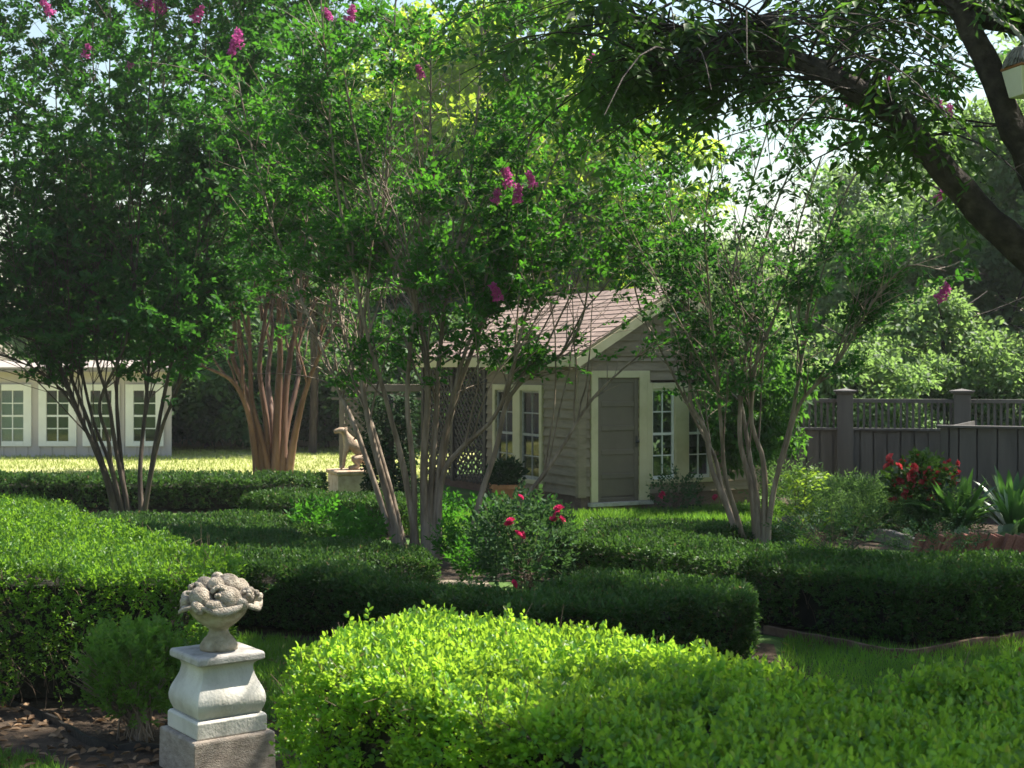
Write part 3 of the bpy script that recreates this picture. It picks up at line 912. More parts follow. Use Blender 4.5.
# ------------------------------------------------------------------ woods
def wood_tree(h, cr, z0, nc, nl, leaf, mat, seed, trunk_r=.16):
    global rng
    rng = np.random.default_rng(seed)
    root = empty('woodland_tree', (0, 0, 0))
    pts = resample([(0, 0, -.1), (.1 * cr * rng.normal() * .5, .1, h * .35), (.2 * rng.normal(), .2 * rng.normal(), h * .7), (0, 0, h * .93)], 14)
    link('trunk', tube_mesh('trunk', pts, np.linspace(trunk_r, .03, 14), 8, .06), M['trunk'], root)
    nlb = 10
    st = pts[rng.integers(4, 12, nlb)]
    az = rng.random(nlb) * 6.28
    e = np.column_stack([np.cos(az) * cr * .75, np.sin(az) * cr * .75, np.zeros(nlb)])
    tt = np.linspace(0, 1, 6)
    lp = st[:, None] + e[:, None] * tt[None, :, None]
    lp[..., 2] += (h * .14) * tt ** 1.4
    link('limbs', twig_mesh('limbs', lp, np.full(nlb, trunk_r * .4), .015), M['trunk'], root)
    # clumps
    cen = rng.normal(size=(nc, 3))
    cen = nz(cen) * (rng.random((nc, 1)) ** .45)
    zc = (h + z0) / 2
    cen = cen * np.array([cr * .85, cr * .85, (h - z0) / 2 * .88]) + np.array([0, 0, zc])
    taper = np.clip(1.15 - .55 * np.maximum(0, (cen[:, 2] - zc) / (h - zc)), .4, 1)
    cen[:, :2] *= taper[:, None]
    w = rng.integers(0, nc, nl)
    rad = cr * (.16 + .16 * rng.random(nc))
    g = rng.normal(size=(nl, 3))
    g = nz(g) * rng.random((nl, 1)) ** .5
    C = cen[w] + g * rad[w][:, None] * np.array([1.15, 1.15, .7])
    A = nz(g + rnd(nl, .6) + np.array([0, 0, -.15]))
    N = np.array([0, 0, 1.0]) + g * .6 + rnd(nl, .5)
    sc = .55 + .9 * rng.random(nl)
    link('crown', leaf_mesh('crown', C, A, N, leaf * sc, leaf * .6 * sc, .2), M[mat], root)
    return root

def ground_y(d): return 0.0
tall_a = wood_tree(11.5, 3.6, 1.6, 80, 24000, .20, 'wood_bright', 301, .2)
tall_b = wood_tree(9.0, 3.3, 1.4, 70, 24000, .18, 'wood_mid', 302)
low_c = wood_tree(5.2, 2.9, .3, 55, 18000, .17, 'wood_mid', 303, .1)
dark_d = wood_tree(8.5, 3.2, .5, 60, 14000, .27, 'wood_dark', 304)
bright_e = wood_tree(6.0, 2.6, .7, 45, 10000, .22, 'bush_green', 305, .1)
for t in (tall_a, tall_b, low_c, dark_d, bright_e): t['category'] = 'tree'
used = set()
def place(t, x, y, rz, s, label, group=None):
    if t.name in used:
        return dup(t, (x, y, 0), rz, s, label, group)
    used.add(t.name)
    t.location = (x, y, 0)
    t.rotation_euler = (0, 0, rz)
    t.scale = (s, s, s)
    t['label'] = label
    if group: t['group'] = group
    return t
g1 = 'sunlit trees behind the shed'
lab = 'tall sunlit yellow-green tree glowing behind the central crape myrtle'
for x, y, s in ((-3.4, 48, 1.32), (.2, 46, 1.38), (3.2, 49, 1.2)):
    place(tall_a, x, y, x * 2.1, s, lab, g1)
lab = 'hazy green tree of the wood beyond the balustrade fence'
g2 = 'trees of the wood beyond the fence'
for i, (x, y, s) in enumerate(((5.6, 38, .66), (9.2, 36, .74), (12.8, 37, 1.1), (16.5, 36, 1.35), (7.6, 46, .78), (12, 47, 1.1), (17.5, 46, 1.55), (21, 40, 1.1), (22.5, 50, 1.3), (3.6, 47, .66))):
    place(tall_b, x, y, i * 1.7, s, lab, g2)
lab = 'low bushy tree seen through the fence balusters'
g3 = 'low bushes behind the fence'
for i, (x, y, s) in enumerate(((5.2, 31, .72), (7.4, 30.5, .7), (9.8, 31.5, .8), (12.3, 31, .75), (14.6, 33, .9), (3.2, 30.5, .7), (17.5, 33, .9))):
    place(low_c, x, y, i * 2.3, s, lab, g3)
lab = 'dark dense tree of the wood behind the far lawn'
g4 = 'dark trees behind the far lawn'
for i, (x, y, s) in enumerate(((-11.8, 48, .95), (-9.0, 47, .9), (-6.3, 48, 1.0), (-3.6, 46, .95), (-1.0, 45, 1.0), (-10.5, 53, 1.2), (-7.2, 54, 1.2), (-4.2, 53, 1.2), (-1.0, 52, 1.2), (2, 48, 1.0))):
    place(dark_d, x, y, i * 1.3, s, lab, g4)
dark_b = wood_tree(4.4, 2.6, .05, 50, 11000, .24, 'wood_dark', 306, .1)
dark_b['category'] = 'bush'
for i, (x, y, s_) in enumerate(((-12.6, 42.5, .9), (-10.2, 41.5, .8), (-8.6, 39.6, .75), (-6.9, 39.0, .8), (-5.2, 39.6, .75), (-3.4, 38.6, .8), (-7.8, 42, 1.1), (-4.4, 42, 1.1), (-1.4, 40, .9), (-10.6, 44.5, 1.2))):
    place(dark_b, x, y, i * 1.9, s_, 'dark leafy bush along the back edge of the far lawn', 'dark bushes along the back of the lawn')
high = wood_tree(13.0, 4.2, 7.4, 40, 3400, .24, 'shade_leaf', 307, .22)  # tree beyond the frame, added to cast shade on the garden
place(high, 10.4, 19.5, 0, 1.0, 'added tall tree with a high crown outside the frame, shading the garden')
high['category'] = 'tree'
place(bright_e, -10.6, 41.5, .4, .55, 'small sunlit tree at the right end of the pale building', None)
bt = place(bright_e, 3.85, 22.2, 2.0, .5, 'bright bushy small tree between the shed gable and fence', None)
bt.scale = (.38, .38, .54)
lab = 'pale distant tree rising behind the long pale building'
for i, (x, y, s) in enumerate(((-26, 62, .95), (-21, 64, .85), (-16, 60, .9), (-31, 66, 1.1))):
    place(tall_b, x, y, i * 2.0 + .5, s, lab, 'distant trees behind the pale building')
t = empty('shade_tree', (-5.3, 37.4, 0), 0, 'single dark straight tree trunk standing on the far lawn', 'tree')
link('trunk', tube_mesh('trunk', resample([(0, 0, -.1), (.05, 0, 2), (0, .1, 5), (.1, 0, 7)], 12), np.linspace(.12, .09, 12), 10, .05), M['bark_dark'], t)
cr_ = [c for c in kids(dark_d) if c.name.startswith('crown')][0]
c2 = link('crown', cr_.data, None, t)
c2.location = (0, 0, 2.6)
c2.scale = (.6, .6, .55)

# ------------------------------------------------------------------ garden shed
A27 = math.atan2(.454, .891)
shed = empty('garden_shed', (1.05, 21.8, 0), A27, 'small taupe clapboard garden shed with cream trim and pink shingle roof', 'shed')
# local frame: x along the gable front (to the right), y back along the left wall
W, LW, LR, ZE = 3.36, 3.25, 6.1, 2.42
def siding_wall(mb, along, x0, x1, z0, z1, holes, step=.15):
    """clapboards on the local x axis, or on the y axis (left wall)"""
    z = z0
    while z < z1 - .005:
        zz = min(z + step, z1)
        segs = [(x0, x1)]
        for (a, b, c, e) in holes:
            if c < zz - .01 and e > z + .01:
                new = []
                for (p, q) in segs:
                    if b <= p or a >= q: new.append((p, q)); continue
                    if a > p: new.append((p, a))
                    if b < q: new.append((b, q))
                segs = new
        for (p, q) in segs:
            if along == 'x':
                v = [(p, -.038, z), (q, -.038, z), (q, -.006, zz), (p, -.006, zz), (p, .06, z), (q, .06, z), (q, .06, zz), (p, .06, zz)]
            else:
                v = [(-.038, q, z), (-.038, p, z), (-.006, p, zz), (-.006, q, zz), (.06, q, z), (.06, p, z), (.06, p, zz), (.06, q, zz)]
            mb.add(v, [(0, 1, 2, 3), (4, 7, 6, 5), (0, 4, 5, 1), (3, 2, 6, 7), (0, 3, 7, 4), (1, 5, 6, 2)])
        z = zz
DO = (.30, 1.06, .12, 2.08)           # door opening on the front
WF = (1.30, 2.42, .46, 1.90)          # window group on the front
WL = (1.24, 2.86, .40, 1.86)          # window group on the left wall
w_ = MB()
siding_wall(w_, 'x', .05, W - .05, .24, ZE, [(DO[0], DO[1], 0, DO[3]), WF])
siding_wall(w_, 'y', .05, LW, .24, ZE, [WL])
# gable boards
z = ZE + .11
SL = 1.0 / 1.68
while z < 3.38:
    zz = z + .135
    hw0, hw1 = (3.46 - z) / SL, max(.02, (3.46 - zz) / SL)
    c = W / 2
    w_.add([(c - hw0, -.038, z), (c + hw0, -.038, z), (c + hw1, -.006, zz), (c - hw1, -.006, zz), (c - hw0, .06, z), (c + hw0, .06, z), (c + hw1, .06, zz), (c - hw1, .06, zz)],
           [(0, 1, 2, 3), (4, 7, 6, 5), (0, 4, 5, 1), (3, 2, 6, 7), (0, 3, 7, 4), (1, 5, 6, 2)])
    z = zz
w_.build('wall', M['siding'], shed)
b_ = MB()
b_.box(W - .06, W, .062, LW, .2, ZE)
b_.box(.062, W - .062, LW - .06, LW, .2, ZE)
b_.build('back_wall', M['siding'], shed)
f_ = MB()
f_.box(.02, W - .02, .0, .2, 0, .235).box(0.02, .22, .202, LW, 0, .235).box(.222, W - .02, .202, LR, 0, .16)
f_.build('foundation', M['foundation'], shed, .006)
for xa_, xb_ in ((-.05, .09), (W - .09, W + .05)):
    cb = MB(); cb.box(xa_, xb_, -.05, .05, .22, ZE - .002)
    cb.build('corner_board', M['siding'], shed, .004)
fr = MB()
fr.box(.0, W, -.045, .03, ZE + .0, ZE + .105)
fr.build('frieze_board', M['siding'], shed, .004)
fl = MB(); fl.box(.07, W - .07, .07, LW - .07, .18, .2); fl.build('floor_boards', M['room'], shed)
iw = MB(); iw.box(1.2, 1.24, .3, LW - .1, .2, 2.3); iw.build('inner_partition', M['room'], shed)

def casing(parts, axis, a0, a1, z0, z1, w=.095, sill=True):
    def bx(mb, p, q, c, e, out=.06):
        if axis == 'x': mb.box(p, q, -out, .02, c, e)
        else: mb.box(-out, .02, p, q, c, e)
    bx(parts, a0 - w, a0, z0, z1 + w)
    bx(parts, a1, a1 + w, z0, z1 + w)
    bx(parts, a0, a1, z1, z1 + w)
    if sill: bx(parts, a0 - w - .03, a1 + w + .03, z0 - .07, z0, .075)
    return bx
def window(axis, a0, a1, z0, z1, cols=2, rows=4, mid=.26):
    """two sashes side by side with a wide middle casing"""
    wn_ = MB()
    bx = casing(wn_, axis, a0, a1, z0, z1)
    ac = (a0 + a1) / 2
    bx(wn_, ac - mid / 2, ac + mid / 2, z0, z1)
    g = wn_.build('window', M['trim'], shed, .004)
    for (p, q) in ((a0, ac - mid / 2), (ac + mid / 2, a1)):
        s = MB()
        t = .035
        def bb(p_, q_, c, e, o0, o1):
            if axis == 'x': s.box(p_, q_, o0, o1, c, e)
            else: s.box(o0, o1, p_, q_, c, e)
        bb(p, p + t, z0, z1, -.012, .03); bb(q - t, q, z0, z1, -.012, .03)
        bb(p + t, q - t, z0, z0 + .05, -.012, .03); bb(p + t, q - t, z1 - t, z1, -.012, .03)
        zm = (z0 + z1) / 2
        bb(p + t, q - t, zm - .02, zm + .02, -.010, .028)
        m = (p + q) / 2
        bb(m - .009, m + .009, z0 + .05, zm - .02, -.006, .024); bb(m - .009, m + .009, zm + .02, z1 - t, -.006, .024)
        for zq in ((z0 + .05 + zm - .02) / 2, (z1 - t + zm + .02) / 2):
            bb(p + t, m - .009, zq - .009, zq + .009, -.006, .024); bb(m + .009, q - t, zq - .009, zq + .009, -.006, .024)
        s.build('sash', M['white_frame'] if axis == 'x' else M['stone_grey'], g)
        gl = MB()
        if axis == 'x': gl.box(p + .01, q - .01, .006, .012, z0 + .01, z1 - .01)
        else: gl.box(.006, .012, p + .01, q - .01, z0 + .01, z1 - .01)
        gl.build('pane', M['glass_front' if axis == 'x' else 'glass'], g)
    return g
window('x', *WF)
window('y', *WL)
# pale folded panel added to stand in for the bright front panes
cu = MB()
n = 40
v, f = [], []
for i in range(n + 1):
    x = 1.22 + 1.35 * i / n
    yy = .16 + .025 * math.sin(i * 1.5)
    v += [(x, yy, .95), (x, yy, 2.0)]
for i in range(n): f.append((2 * i, 2 * i + 2, 2 * i + 3, 2 * i + 1))
cu.add(v, f)
cu.build('pale_panel', M['pale_panel'], shed, smooth=True)
# door
dr = MB()
dcas = MB()
dcas.box(DO[0] - .12, DO[0], -.055, .02, .14, DO[3] + .11).box(DO[1], DO[1] + .19, -.055, .02, .14, DO[3] + .11).box(DO[0], DO[1], -.055, .02, DO[3], DO[3] + .11)
dcas.build('door_frame', M['trim'], shed, .004)
dr.box(DO[0], DO[1], .0, .03, .14, DO[3])
t = .08
dr.box(DO[0], DO[0] + t, -.018, -.001, .14, DO[3]).box(DO[1] - t, DO[1], -.018, -.001, .14, DO[3])
zs = np.linspace(.16, DO[3] - .04, 6)
for zq in zs: dr.box(DO[0] + t, DO[1] - t, -.016, -.001, zq - .04, zq + .04)
do_ = dr.build('door', M['door'], shed, .006)
kn = MB(); kn.ball((DO[1] - .04, -.055, 1.07), .032, 12, 8).box(DO[1] - .06, DO[1] - .02, -.022, -.0185, .98, 1.16)
kn.build('knob', M['metal'], do_, smooth=False)
th = MB(); th.box(DO[0] - .16, DO[1] + .23, -.11, .02, .075, .135); th.build('threshold', M['stone_grey'], shed, .006)
# roof: shingle courses on the two slopes
def slope(sign):
    rf = MB()
    ev = .20
    cx = W / 2
    half = cx + ev
    zr = 3.54
    ln = math.hypot(half, half * SL)
    nrow = 15
    rr = random.Random(3)
    for k in range(nrow):
        t0, t1 = k / nrow, (k + 1.12) / nrow
        t1 = min(t1, 1.0)
        y = -.26 - rr.random() * .25
        while y < LR:
            wq = .26 + .12 * rr.random()
            y0, y1 = max(y, -.26), min(y + wq, LR)
            y += wq
            if y1 - y0 < .02: continue
            lift = .004 * rr.random()
            def pt(t, dz): return (cx + sign * half * t, zr - half * SL * t + dz)
            # the lower edge of each course sits on top of the next one
            (xa, za), (xb, zb) = pt(t0, .012), pt(t1, .022 + lift)
            rf.add([(xa, y0 + .002, za), (xa, y1 - .002, za), (xb, y1 - .002, zb), (xb, y0 + .002, zb), (xa, y0 + .002, za - .012), (xa, y1 - .002, za - .012), (xb, y1 - .002, zb - .016), (xb, y0 + .002, zb - .016)],
                   [(0, 1, 2, 3), (4, 7, 6, 5), (3, 2, 6, 7), (0, 4, 5, 1), (0, 3, 7, 4), (1, 5, 6, 2)])
    return rf
roof = MB()
for sg in (-1, 1):
    s_ = slope(sg)
    roof.add(s_.v, s_.f)
ro = roof.build('roof', M['shingle'], shed)
dk = MB()
cx, half = W / 2, W / 2 + .20
dk.add([(cx - half, -.22, 3.54 - half * SL - .01), (cx, -.22, 3.54 - .01), (cx + half, -.22, 3.54 - half * SL - .01), (cx - half, LR - .03, 3.54 - half * SL - .01), (cx, LR - .03, 3.53), (cx + half, LR - .03, 3.54 - half * SL - .01),
        (cx - half, -.22, 3.48 - half * SL), (cx, -.22, 3.48), (cx + half, -.22, 3.48 - half * SL), (cx - half, LR - .03, 3.48 - half * SL), (cx, LR - .03, 3.48), (cx + half, LR - .03, 3.48 - half * SL)],
       [(0, 1, 4, 3), (1, 2, 5, 4), (6, 9, 10, 7), (7, 10, 11, 8), (0, 6, 7, 1), (1, 7, 8, 2), (3, 4, 10, 9), (4, 5, 11, 10), (0, 3, 9, 6), (2, 8, 11, 5)])
dk.build('roof_deck', M['trim'], ro)
rk = MB()
for sg in (-1, 1):
    e = cx + sg * (half + .01)
    ze = 3.54 - (half + .01) * SL
    v = [(cx, -.27, 3.50), (e, -.27, ze - .04), (e, -.27, ze - .20), (cx, -.27, 3.34)]
    v += [(x, -.232, z_) for (x, _, z_) in v]
    if sg > 0: v = [v[1], v[0], v[3], v[2], v[5], v[4], v[7], v[6]]
    rk.add(v, [(0, 1, 2, 3), (7, 6, 5, 4), (0, 4, 5, 1), (1, 5, 6, 2), (2, 6, 7, 3), (3, 7, 4, 0)])
rk.build('bargeboard', M['trim'], ro)
fa = MB()
ze = 3.54 - half * SL
fa.box(cx - half - .03, cx - half, -.23, LR, ze - .17, ze - .012)
fa.box(cx + half, cx + half + .03, -.23, LR, ze - .17, ze - .012)
fa.build('fascia', M['trim'], ro, .003)
rc = MB()
for k in range(26):
    y0 = -.26 + k * .245
    rc.add([(cx - .11, y0, 3.50), (cx, y0, 3.575), (cx + .11, y0, 3.50), (cx - .11, y0 + .26, 3.492), (cx, y0 + .26, 3.567), (cx + .11, y0 + .26, 3.492)], [(0, 1, 4, 3), (1, 2, 5, 4)])
rc.build('ridge_cap', M['shingle'], ro)
# gable lamp
gl_ = MB()
gl_.box(cx - .05, cx + .05, -.06, -.028, 3.02, 3.16)
gl_.bar((cx, -.06, 3.1), (cx, -.2, 3.12), .02, .02)
gl_.lathe([(.025, 0), (.05, -.05), (.085, -.1), (.09, -.13), (.075, -.13)], 14, Matrix.Translation((cx, -.2, 3.12)))
gl_.build('gable_lamp', M['stone_grey'], shed)
# lattice porch behind the wall
def lattice(mb, p0, p1, z0, z1, step=.13, w=.035, t=.012, off=0.0):
    """crossed slats in the vertical plane from p0 to p1 (2D points)"""
    a, b = Vector((p0[0], p0[1], 0)), Vector((p1[0], p1[1], 0))
    L = (b - a).length
    d = (b - a).normalized()
    n = Vector((-d.y, d.x, 0))
    H = z1 - z0
    for sg in (1, -1):
        u = -H
        while u < L:
            if sg > 0: s0, s1, q0, q1 = u, u + H, z0, z1
            else: s0, s1, q0, q1 = u, u + H, z1, z0
            c0, c1 = max(0, s0), min(L, s1)
            if c1 - c0 > .03:
                za = q0 + (c0 - s0) / H * (q1 - q0)
                zb = q0 + (c1 - s0) / H * (q1 - q0)
                pa, pb = a + d * c0 + n * (off + .007 * sg), a + d * c1 + n * (off + .007 * sg)
                pa.z, pb.z = za, zb
                mb.bar(pa, pb, w, t, up=tuple(n.cross(pb - pa).cross(pb - pa).normalized()) if False else tuple(n))
            u += step
lt = MB()
lattice(lt, (.0, LW + .12), (.0, LR - .12), .18, 2.28, .15)
lt.build('lattice_screen', M['lattice'], shed)
lb = MB()
lattice(lb, (W, LW + .1), (W, LR - .12), .18, 2.28, .17)
lattice(lb, (.12, LR - .05), (W - .1, LR - .05), .18, 2.28, .17)
lb.build('rear_lattice', M['lattice'], shed)
for (x, y) in ((0, LW + .06), (0, LR - .06), (W, LR - .06), (0, (LW + LR) / 2)):
    pp = MB(); pp.box(x - .05, x + .05, y - .05, y + .05, .16, 2.279)
    pp.build('porch_post', M['lattice'], shed, .004)
pp = MB(); pp.box(-.04, .04, LW, LR, 2.281, 2.36)
pp.build('porch_beam', M['lattice'], shed, .004)
# potted plant by the shed windows
pot = empty('planter', (-.08, 21.9, 0), .3, 'terracotta pot with leafy green plant under the shed side window', 'planter')
pm = MB(); pm.lathe([(.16, .0), (.175, .02), (.245, .36), (.28, .365), (.285, .43), (.25, .432), (.24, .38)], 24)
pm.build('pot', M['terracotta'], pot, smooth=False)
def bush(n, rx, rz, zc, k, leafsz, mat, root, name='foliage', shoot=.1, up=.5, rin=.35):
    g = nz(rnd(n)) * (rin + (1 - rin) * rng.random((n, 1)) ** .6)
    C = g * np.array([rx, rx, rz]) * (1 + .16 * noise3(g, 3.0, n)[:, None]) + np.array([0, 0, zc])
    C = C[C[:, 2] > .02]
    D = nz(C - np.array([0, 0, zc - rz * .7])) + np.array([0, 0, up]) + rnd(len(C), .4)
    ls = shoot * (.6 + .8 * rng.random(len(C)))
    lc, la, ln = sprays(C, D, ls, k, .9, 1, .4, .1)
    sc = .6 + .7 * rng.random(len(lc))
    return link(name, leaf_mesh(name, lc, la, ln, leafsz[0] * sc, leafsz[1] * sc, .2), M[mat], root)
bush(160, .26, .2, .5, 7, (.09, .04), 'ivy', pot, 'plant', .14)

# ------------------------------------------------------------------ pale building, far left
ann = empty('long_outbuilding', (0, 0, 0), 0, 'long pale board-and-batten building with white windows at far left', 'building')
Y0, X1, X0 = 35.6, -8.63, -19.0
wm = MB()
wm.prism([(X0, Y0), (X1, Y0), (X1 * (Y0 + 5) / Y0 - .1, Y0 + 5), (X0, Y0 + 5)], 0, 2.25)
wm.build('wall', M['annex'], ann)
bm_ = MB()
wins = [(-14, -6), (2, 24), (47, 69), (91, 112), (134, 156)]
WX = [((a - 512) / F * Y0, (b - 512) / F * Y0) for a, b in wins]
x = X0
while x < X1 - .03:
    inw = [w for w in WX if w[0] - .2 < x < w[1] + .2]
    if not inw: bm_.box(x, x + .045, Y0 - .022, Y0 - .001, .05, 2.14)
    else:
        bm_.box(x, x + .045, Y0 - .022, Y0 - .001, .05, .26)
    x += .305
bm_.build('battens', M['annex'], ann)
bm_ = MB(); bm_.box(X1 - .09, X1 + .02, Y0 - .03, Y0 - .001, 0, 2.2); bm_.build('corner_board', M['annex'], ann)
for (a, b) in WX:
    z0, z1 = .40, 1.68
    c_ = MB()
    w = .2
    c_.box(a - w, a, Y0 - .06, Y0 - .001, z0 - .13, z1 + .16).box(b, b + w, Y0 - .06, Y0 - .001, z0 - .13, z1 + .16).box(a, b, Y0 - .06, Y0 - .001, z1, z1 + .16).box(a, b, Y0 - .06, Y0 - .001, z0 - .13, z0)
    wi = c_.build('window', M['white_frame'], ann, .006)
    s = MB()
    m = (a + b) / 2
    s.box(m - .014, m + .014, Y0 - .035, Y0 - .013, z0, z1)
    for k in (1, 2, 3):
        zq = z0 + (z1 - z0) * k / 4
        hh = .024 if k == 2 else .013
        s.box(a, m - .014, Y0 - .033, Y0 - .013, zq - hh, zq + hh).box(m + .014, b, Y0 - .033, Y0 - .013, zq - hh, zq + hh)
    s.build('muntins', M['white_frame'], wi)
    g = MB(); g.box(a, b, Y0 - .010, Y0 - .004, z0, z1)
    g.build('pane', M['glass'], wi)
    dkk = MB(); dkk.box(a, b, Y0 - .0035, Y0 - .0015, z0, z1)
    first = a < -12.4
    dkk.build('blind' if first else 'dark_panel', M['pale_panel'] if first else M['metal'], wi)  # dark sheet on the wall stands in for the unlit room
rr_ = MB()
rr_.add([(X0 - .3, Y0 - .45, 2.27), (X1 + .35, Y0 - .45, 2.27), (X1 - .35, Y0 + 2.5, 2.46), (X0 - .3, Y0 + 2.5, 2.46), (X1 - 1.0, Y0 + 5.4, 2.27), (X0 - .3, Y0 + 5.4, 2.27),
         (X0 - .3, Y0 - .45, 2.15), (X1 + .35, Y0 - .45, 2.15), (X1 - .35, Y0 + 2.5, 2.36), (X0 - .3, Y0 + 2.5, 2.5), (X1 - 1.0, Y0 + 5.4, 2.15), (X0 - .3, Y0 + 5.4, 2.15)],
        [(0, 1, 2, 3), (3, 2, 4, 5), (6, 9, 8, 7), (9, 11, 10, 8), (0, 6, 7, 1), (1, 7, 8, 2), (2, 8, 10, 4), (4, 10, 11, 5), (0, 3, 9, 6), (3, 5, 11, 9)])
rr_.build('roof', M['annex_roof'], ann)

# ------------------------------------------------------------------ fence
fen = empty('balustrade_fence', (0, 0, 0), 0, 'dark grey board fence with baluster railing and square capped posts', 'fence')
FA, FB = Vector((3.0, 25.6, 0)), Vector((13.5, 23.3, 0))
fd = (FB - FA).normalized()
FM = Matrix.Translation(FA) @ Matrix.Rotation(math.atan2(fd.y, fd.x), 4, 'Z')
LF = (FB - FA).length
bd = MB()
bd.box(0, LF, .05, .07, 0, 1.13, FM)
x = 0
while x < LF - .25:
    dq = random.uniform(-.004, .004)
    bd.box(x, x + .206, -.008 + dq, .010, .02, 1.12, FM)
    x += .232
bd.build('boards', M['fence'], fen)
cp = MB(); cp.box(0, LF, -.07, .12, 1.132, 1.172, FM); cp.build('ledge', M['fence'], fen, .004)
tr = MB(); tr.box(0, LF, -.01, .08, 1.62, 1.69, FM); tr.build('top_rail', M['fence'], fen, .004)
posts = []
for px in (737, 845, 962, 1090, 1215):
    lo, hi = 0.0, LF
    for _ in range(40):
        m = (lo + hi) / 2
        p = FM @ Vector((m, 0, 0))
        if 512 + p.x / p.y * F < px: lo = m
        else: hi = m
    posts.append(lo)
for q in posts:
    pm = MB()
    pm.box(q - .14, q + .14, -.11, .17, 0, 1.78, FM)
    po = pm.build('post', M['fence'], fen, .006)
    cm = MB()
    cm.box(q - .17, q + .17, -.14, .20, 1.782, 1.81, FM).box(q - .20, q + .20, -.17, .23, 1.811, 1.84, FM)
    cm.add([tuple(FM @ Vector(p)) for p in ((q - .18, -.15, 1.841), (q + .18, -.15, 1.841), (q + .18, .21, 1.841), (q - .18, .21, 1.841), (q, .03, 1.875))], [(0, 1, 4), (1, 2, 4), (2, 3, 4), (3, 0, 4), (3, 2, 1, 0)])
    cm.build('cap', M['fence'], po, .003)
x = .05
bal0 = None
while x < LF:
    if all(abs(x - q) > .18 for q in posts):
        if bal0 is None:
            b = MB(); b.box(-.021, .021, -.021, .021, 1.174, 1.618)
            bal0 = b.build('baluster', M['fence'], fen)
        else:
            nb_ = bal0.copy(); COL.objects.link(nb_)
            bal0_ = nb_
        o = bal0 if x < .06 else nb_
        p = FM @ Vector((x, .035, 0))
        o.location = p
        o.rotation_euler = (0, 0, math.atan2(fd.y, fd.x))
    x += .105
f2 = empty('board_fence', (0, 0, 0), 0, 'nearer lower grey board fence with cap rail behind the begonia pot', 'fence')
BA, BB = Vector((6.39, 21.0, 0)), Vector((11.0, 18.7, 0))
fd2 = (BB - BA).normalized()
F2 = Matrix.Translation(BA) @ Matrix.Rotation(math.atan2(fd2.y, fd2.x), 4, 'Z')
L2 = (BB - BA).length
b2 = MB(); b2.box(0, L2, .05, .07, 0, 1.338, F2)
xs_ = [0, .13, .27] + [.53 + .285 * i for i in range(20)]
for xa_, xb_ in zip(xs_, xs_[1:]):
    if xb_ < L2:
        dq = random.uniform(-.004, .004)
        b2.box(xa_ + .012, xb_ - .012, -.01 + dq, .010, .02, 1.335, F2)
b2.build('boards', M['fence'], f2)
c2_ = MB(); c2_.box(-.05, L2, -.06, .10, 1.342, 1.378, F2); c2_.build('cap_rail', M['fence'], f2, .004)
r2 = MB(); r2.box(0, .03, .032, 3.2, 0, 1.338, F2); r2.build('return_boards', M['fence'], f2)

# ------------------------------------------------------------------ pedestal and urn
PX, PY, PR = -1.625, 7.75, R(36)
blk = MB(); blk.square([(.272, .0), (.275, .02), (.272, .235), (.262, .245)])
o = blk.build('plinth_block', M['block'], None, .012)
o.location = (PX, PY, 0); o.rotation_euler = (0, 0, PR); o.scale = (.87, .87, .93)
tag(o, 'rough square sandstone block under the white pedestal', 'plinth')
ped = empty('pedestal', (PX, PY, .229), PR, 'white cast-stone baluster pedestal with a bulging waist carrying the urn', 'pedestal')
ped.scale = (.86, .86, .86)
bs = MB(); bs.square([(.232, 0), (.236, .006), (.236, .098), (.225, .112)]); bs.build('base_slab', M['marble'], ped, .012)
prof = [(.205, .1125), (.213, .128), (.224, .155), (.232, .185), (.233, .215), (.226, .25), (.212, .285), (.195, .32), (.181, .355), (.173, .39), (.172, .41), (.178, .428), (.19, .44)]
bd_ = MB(); bd_.square(prof); body = bd_.build('body', M['marble'], ped, .006)
for p in body.data.polygons: p.use_smooth = True
cpm = MB(); cpm.square([(.195, .4405), (.224, .452), (.228, .46), (.228, .492), (.216, .505)]); cpm.build('top_slab', M['stone_grey'], ped, .008)
urn = empty('stone_urn', (PX + .01, PY, .664), .3, 'weathered stone urn heaped with carved fruit on the white pedestal', 'urn')
um = MB()
um.lathe([(.102, 0), (.104, .02), (.098, .035), (.082, .06), (.062, .08), (.052, .1), (.054, .115), (.075, .13), (.11, .155), (.143, .19), (.165, .23), (.176, .262), (.17, .272), (.1, .262)], 40,
         wob=lambda a, k: 1 + (.012 * math.cos(a * 14) if 5 < k < 12 else 0))
um.build('bowl', M['urn'], urn, smooth=True)
lm = MB()
nseg = 64
v, f = [], []
for ring, (r, z, t) in enumerate(((.165, .262, .0), (.205, .262, .3), (.222, .252, 1), (.222, .232, 1), (.205, .234, .6), (.17, .245, 0))):
    for i in range(nseg):
        a = 2 * math.pi * i / nseg
        k = 1 + .10 * t * math.cos(a * 5 + .6) + .04 * t * math.sin(a * 9)
        v.append((r * k * math.cos(a), r * k * math.sin(a), z + .022 * t * math.sin(a * 5 + .3)))
for ring in range(6):
    for i in range(nseg):
        j = (i + 1) % nseg
        q = (ring + 1) % 6
        f.append((ring * nseg + i, q * nseg + i, q * nseg + j, ring * nseg + j))
lm.add(v, f)
lm.build('leaf_rim', M['fruit'], urn, smooth=True)
rq = random.Random(8)
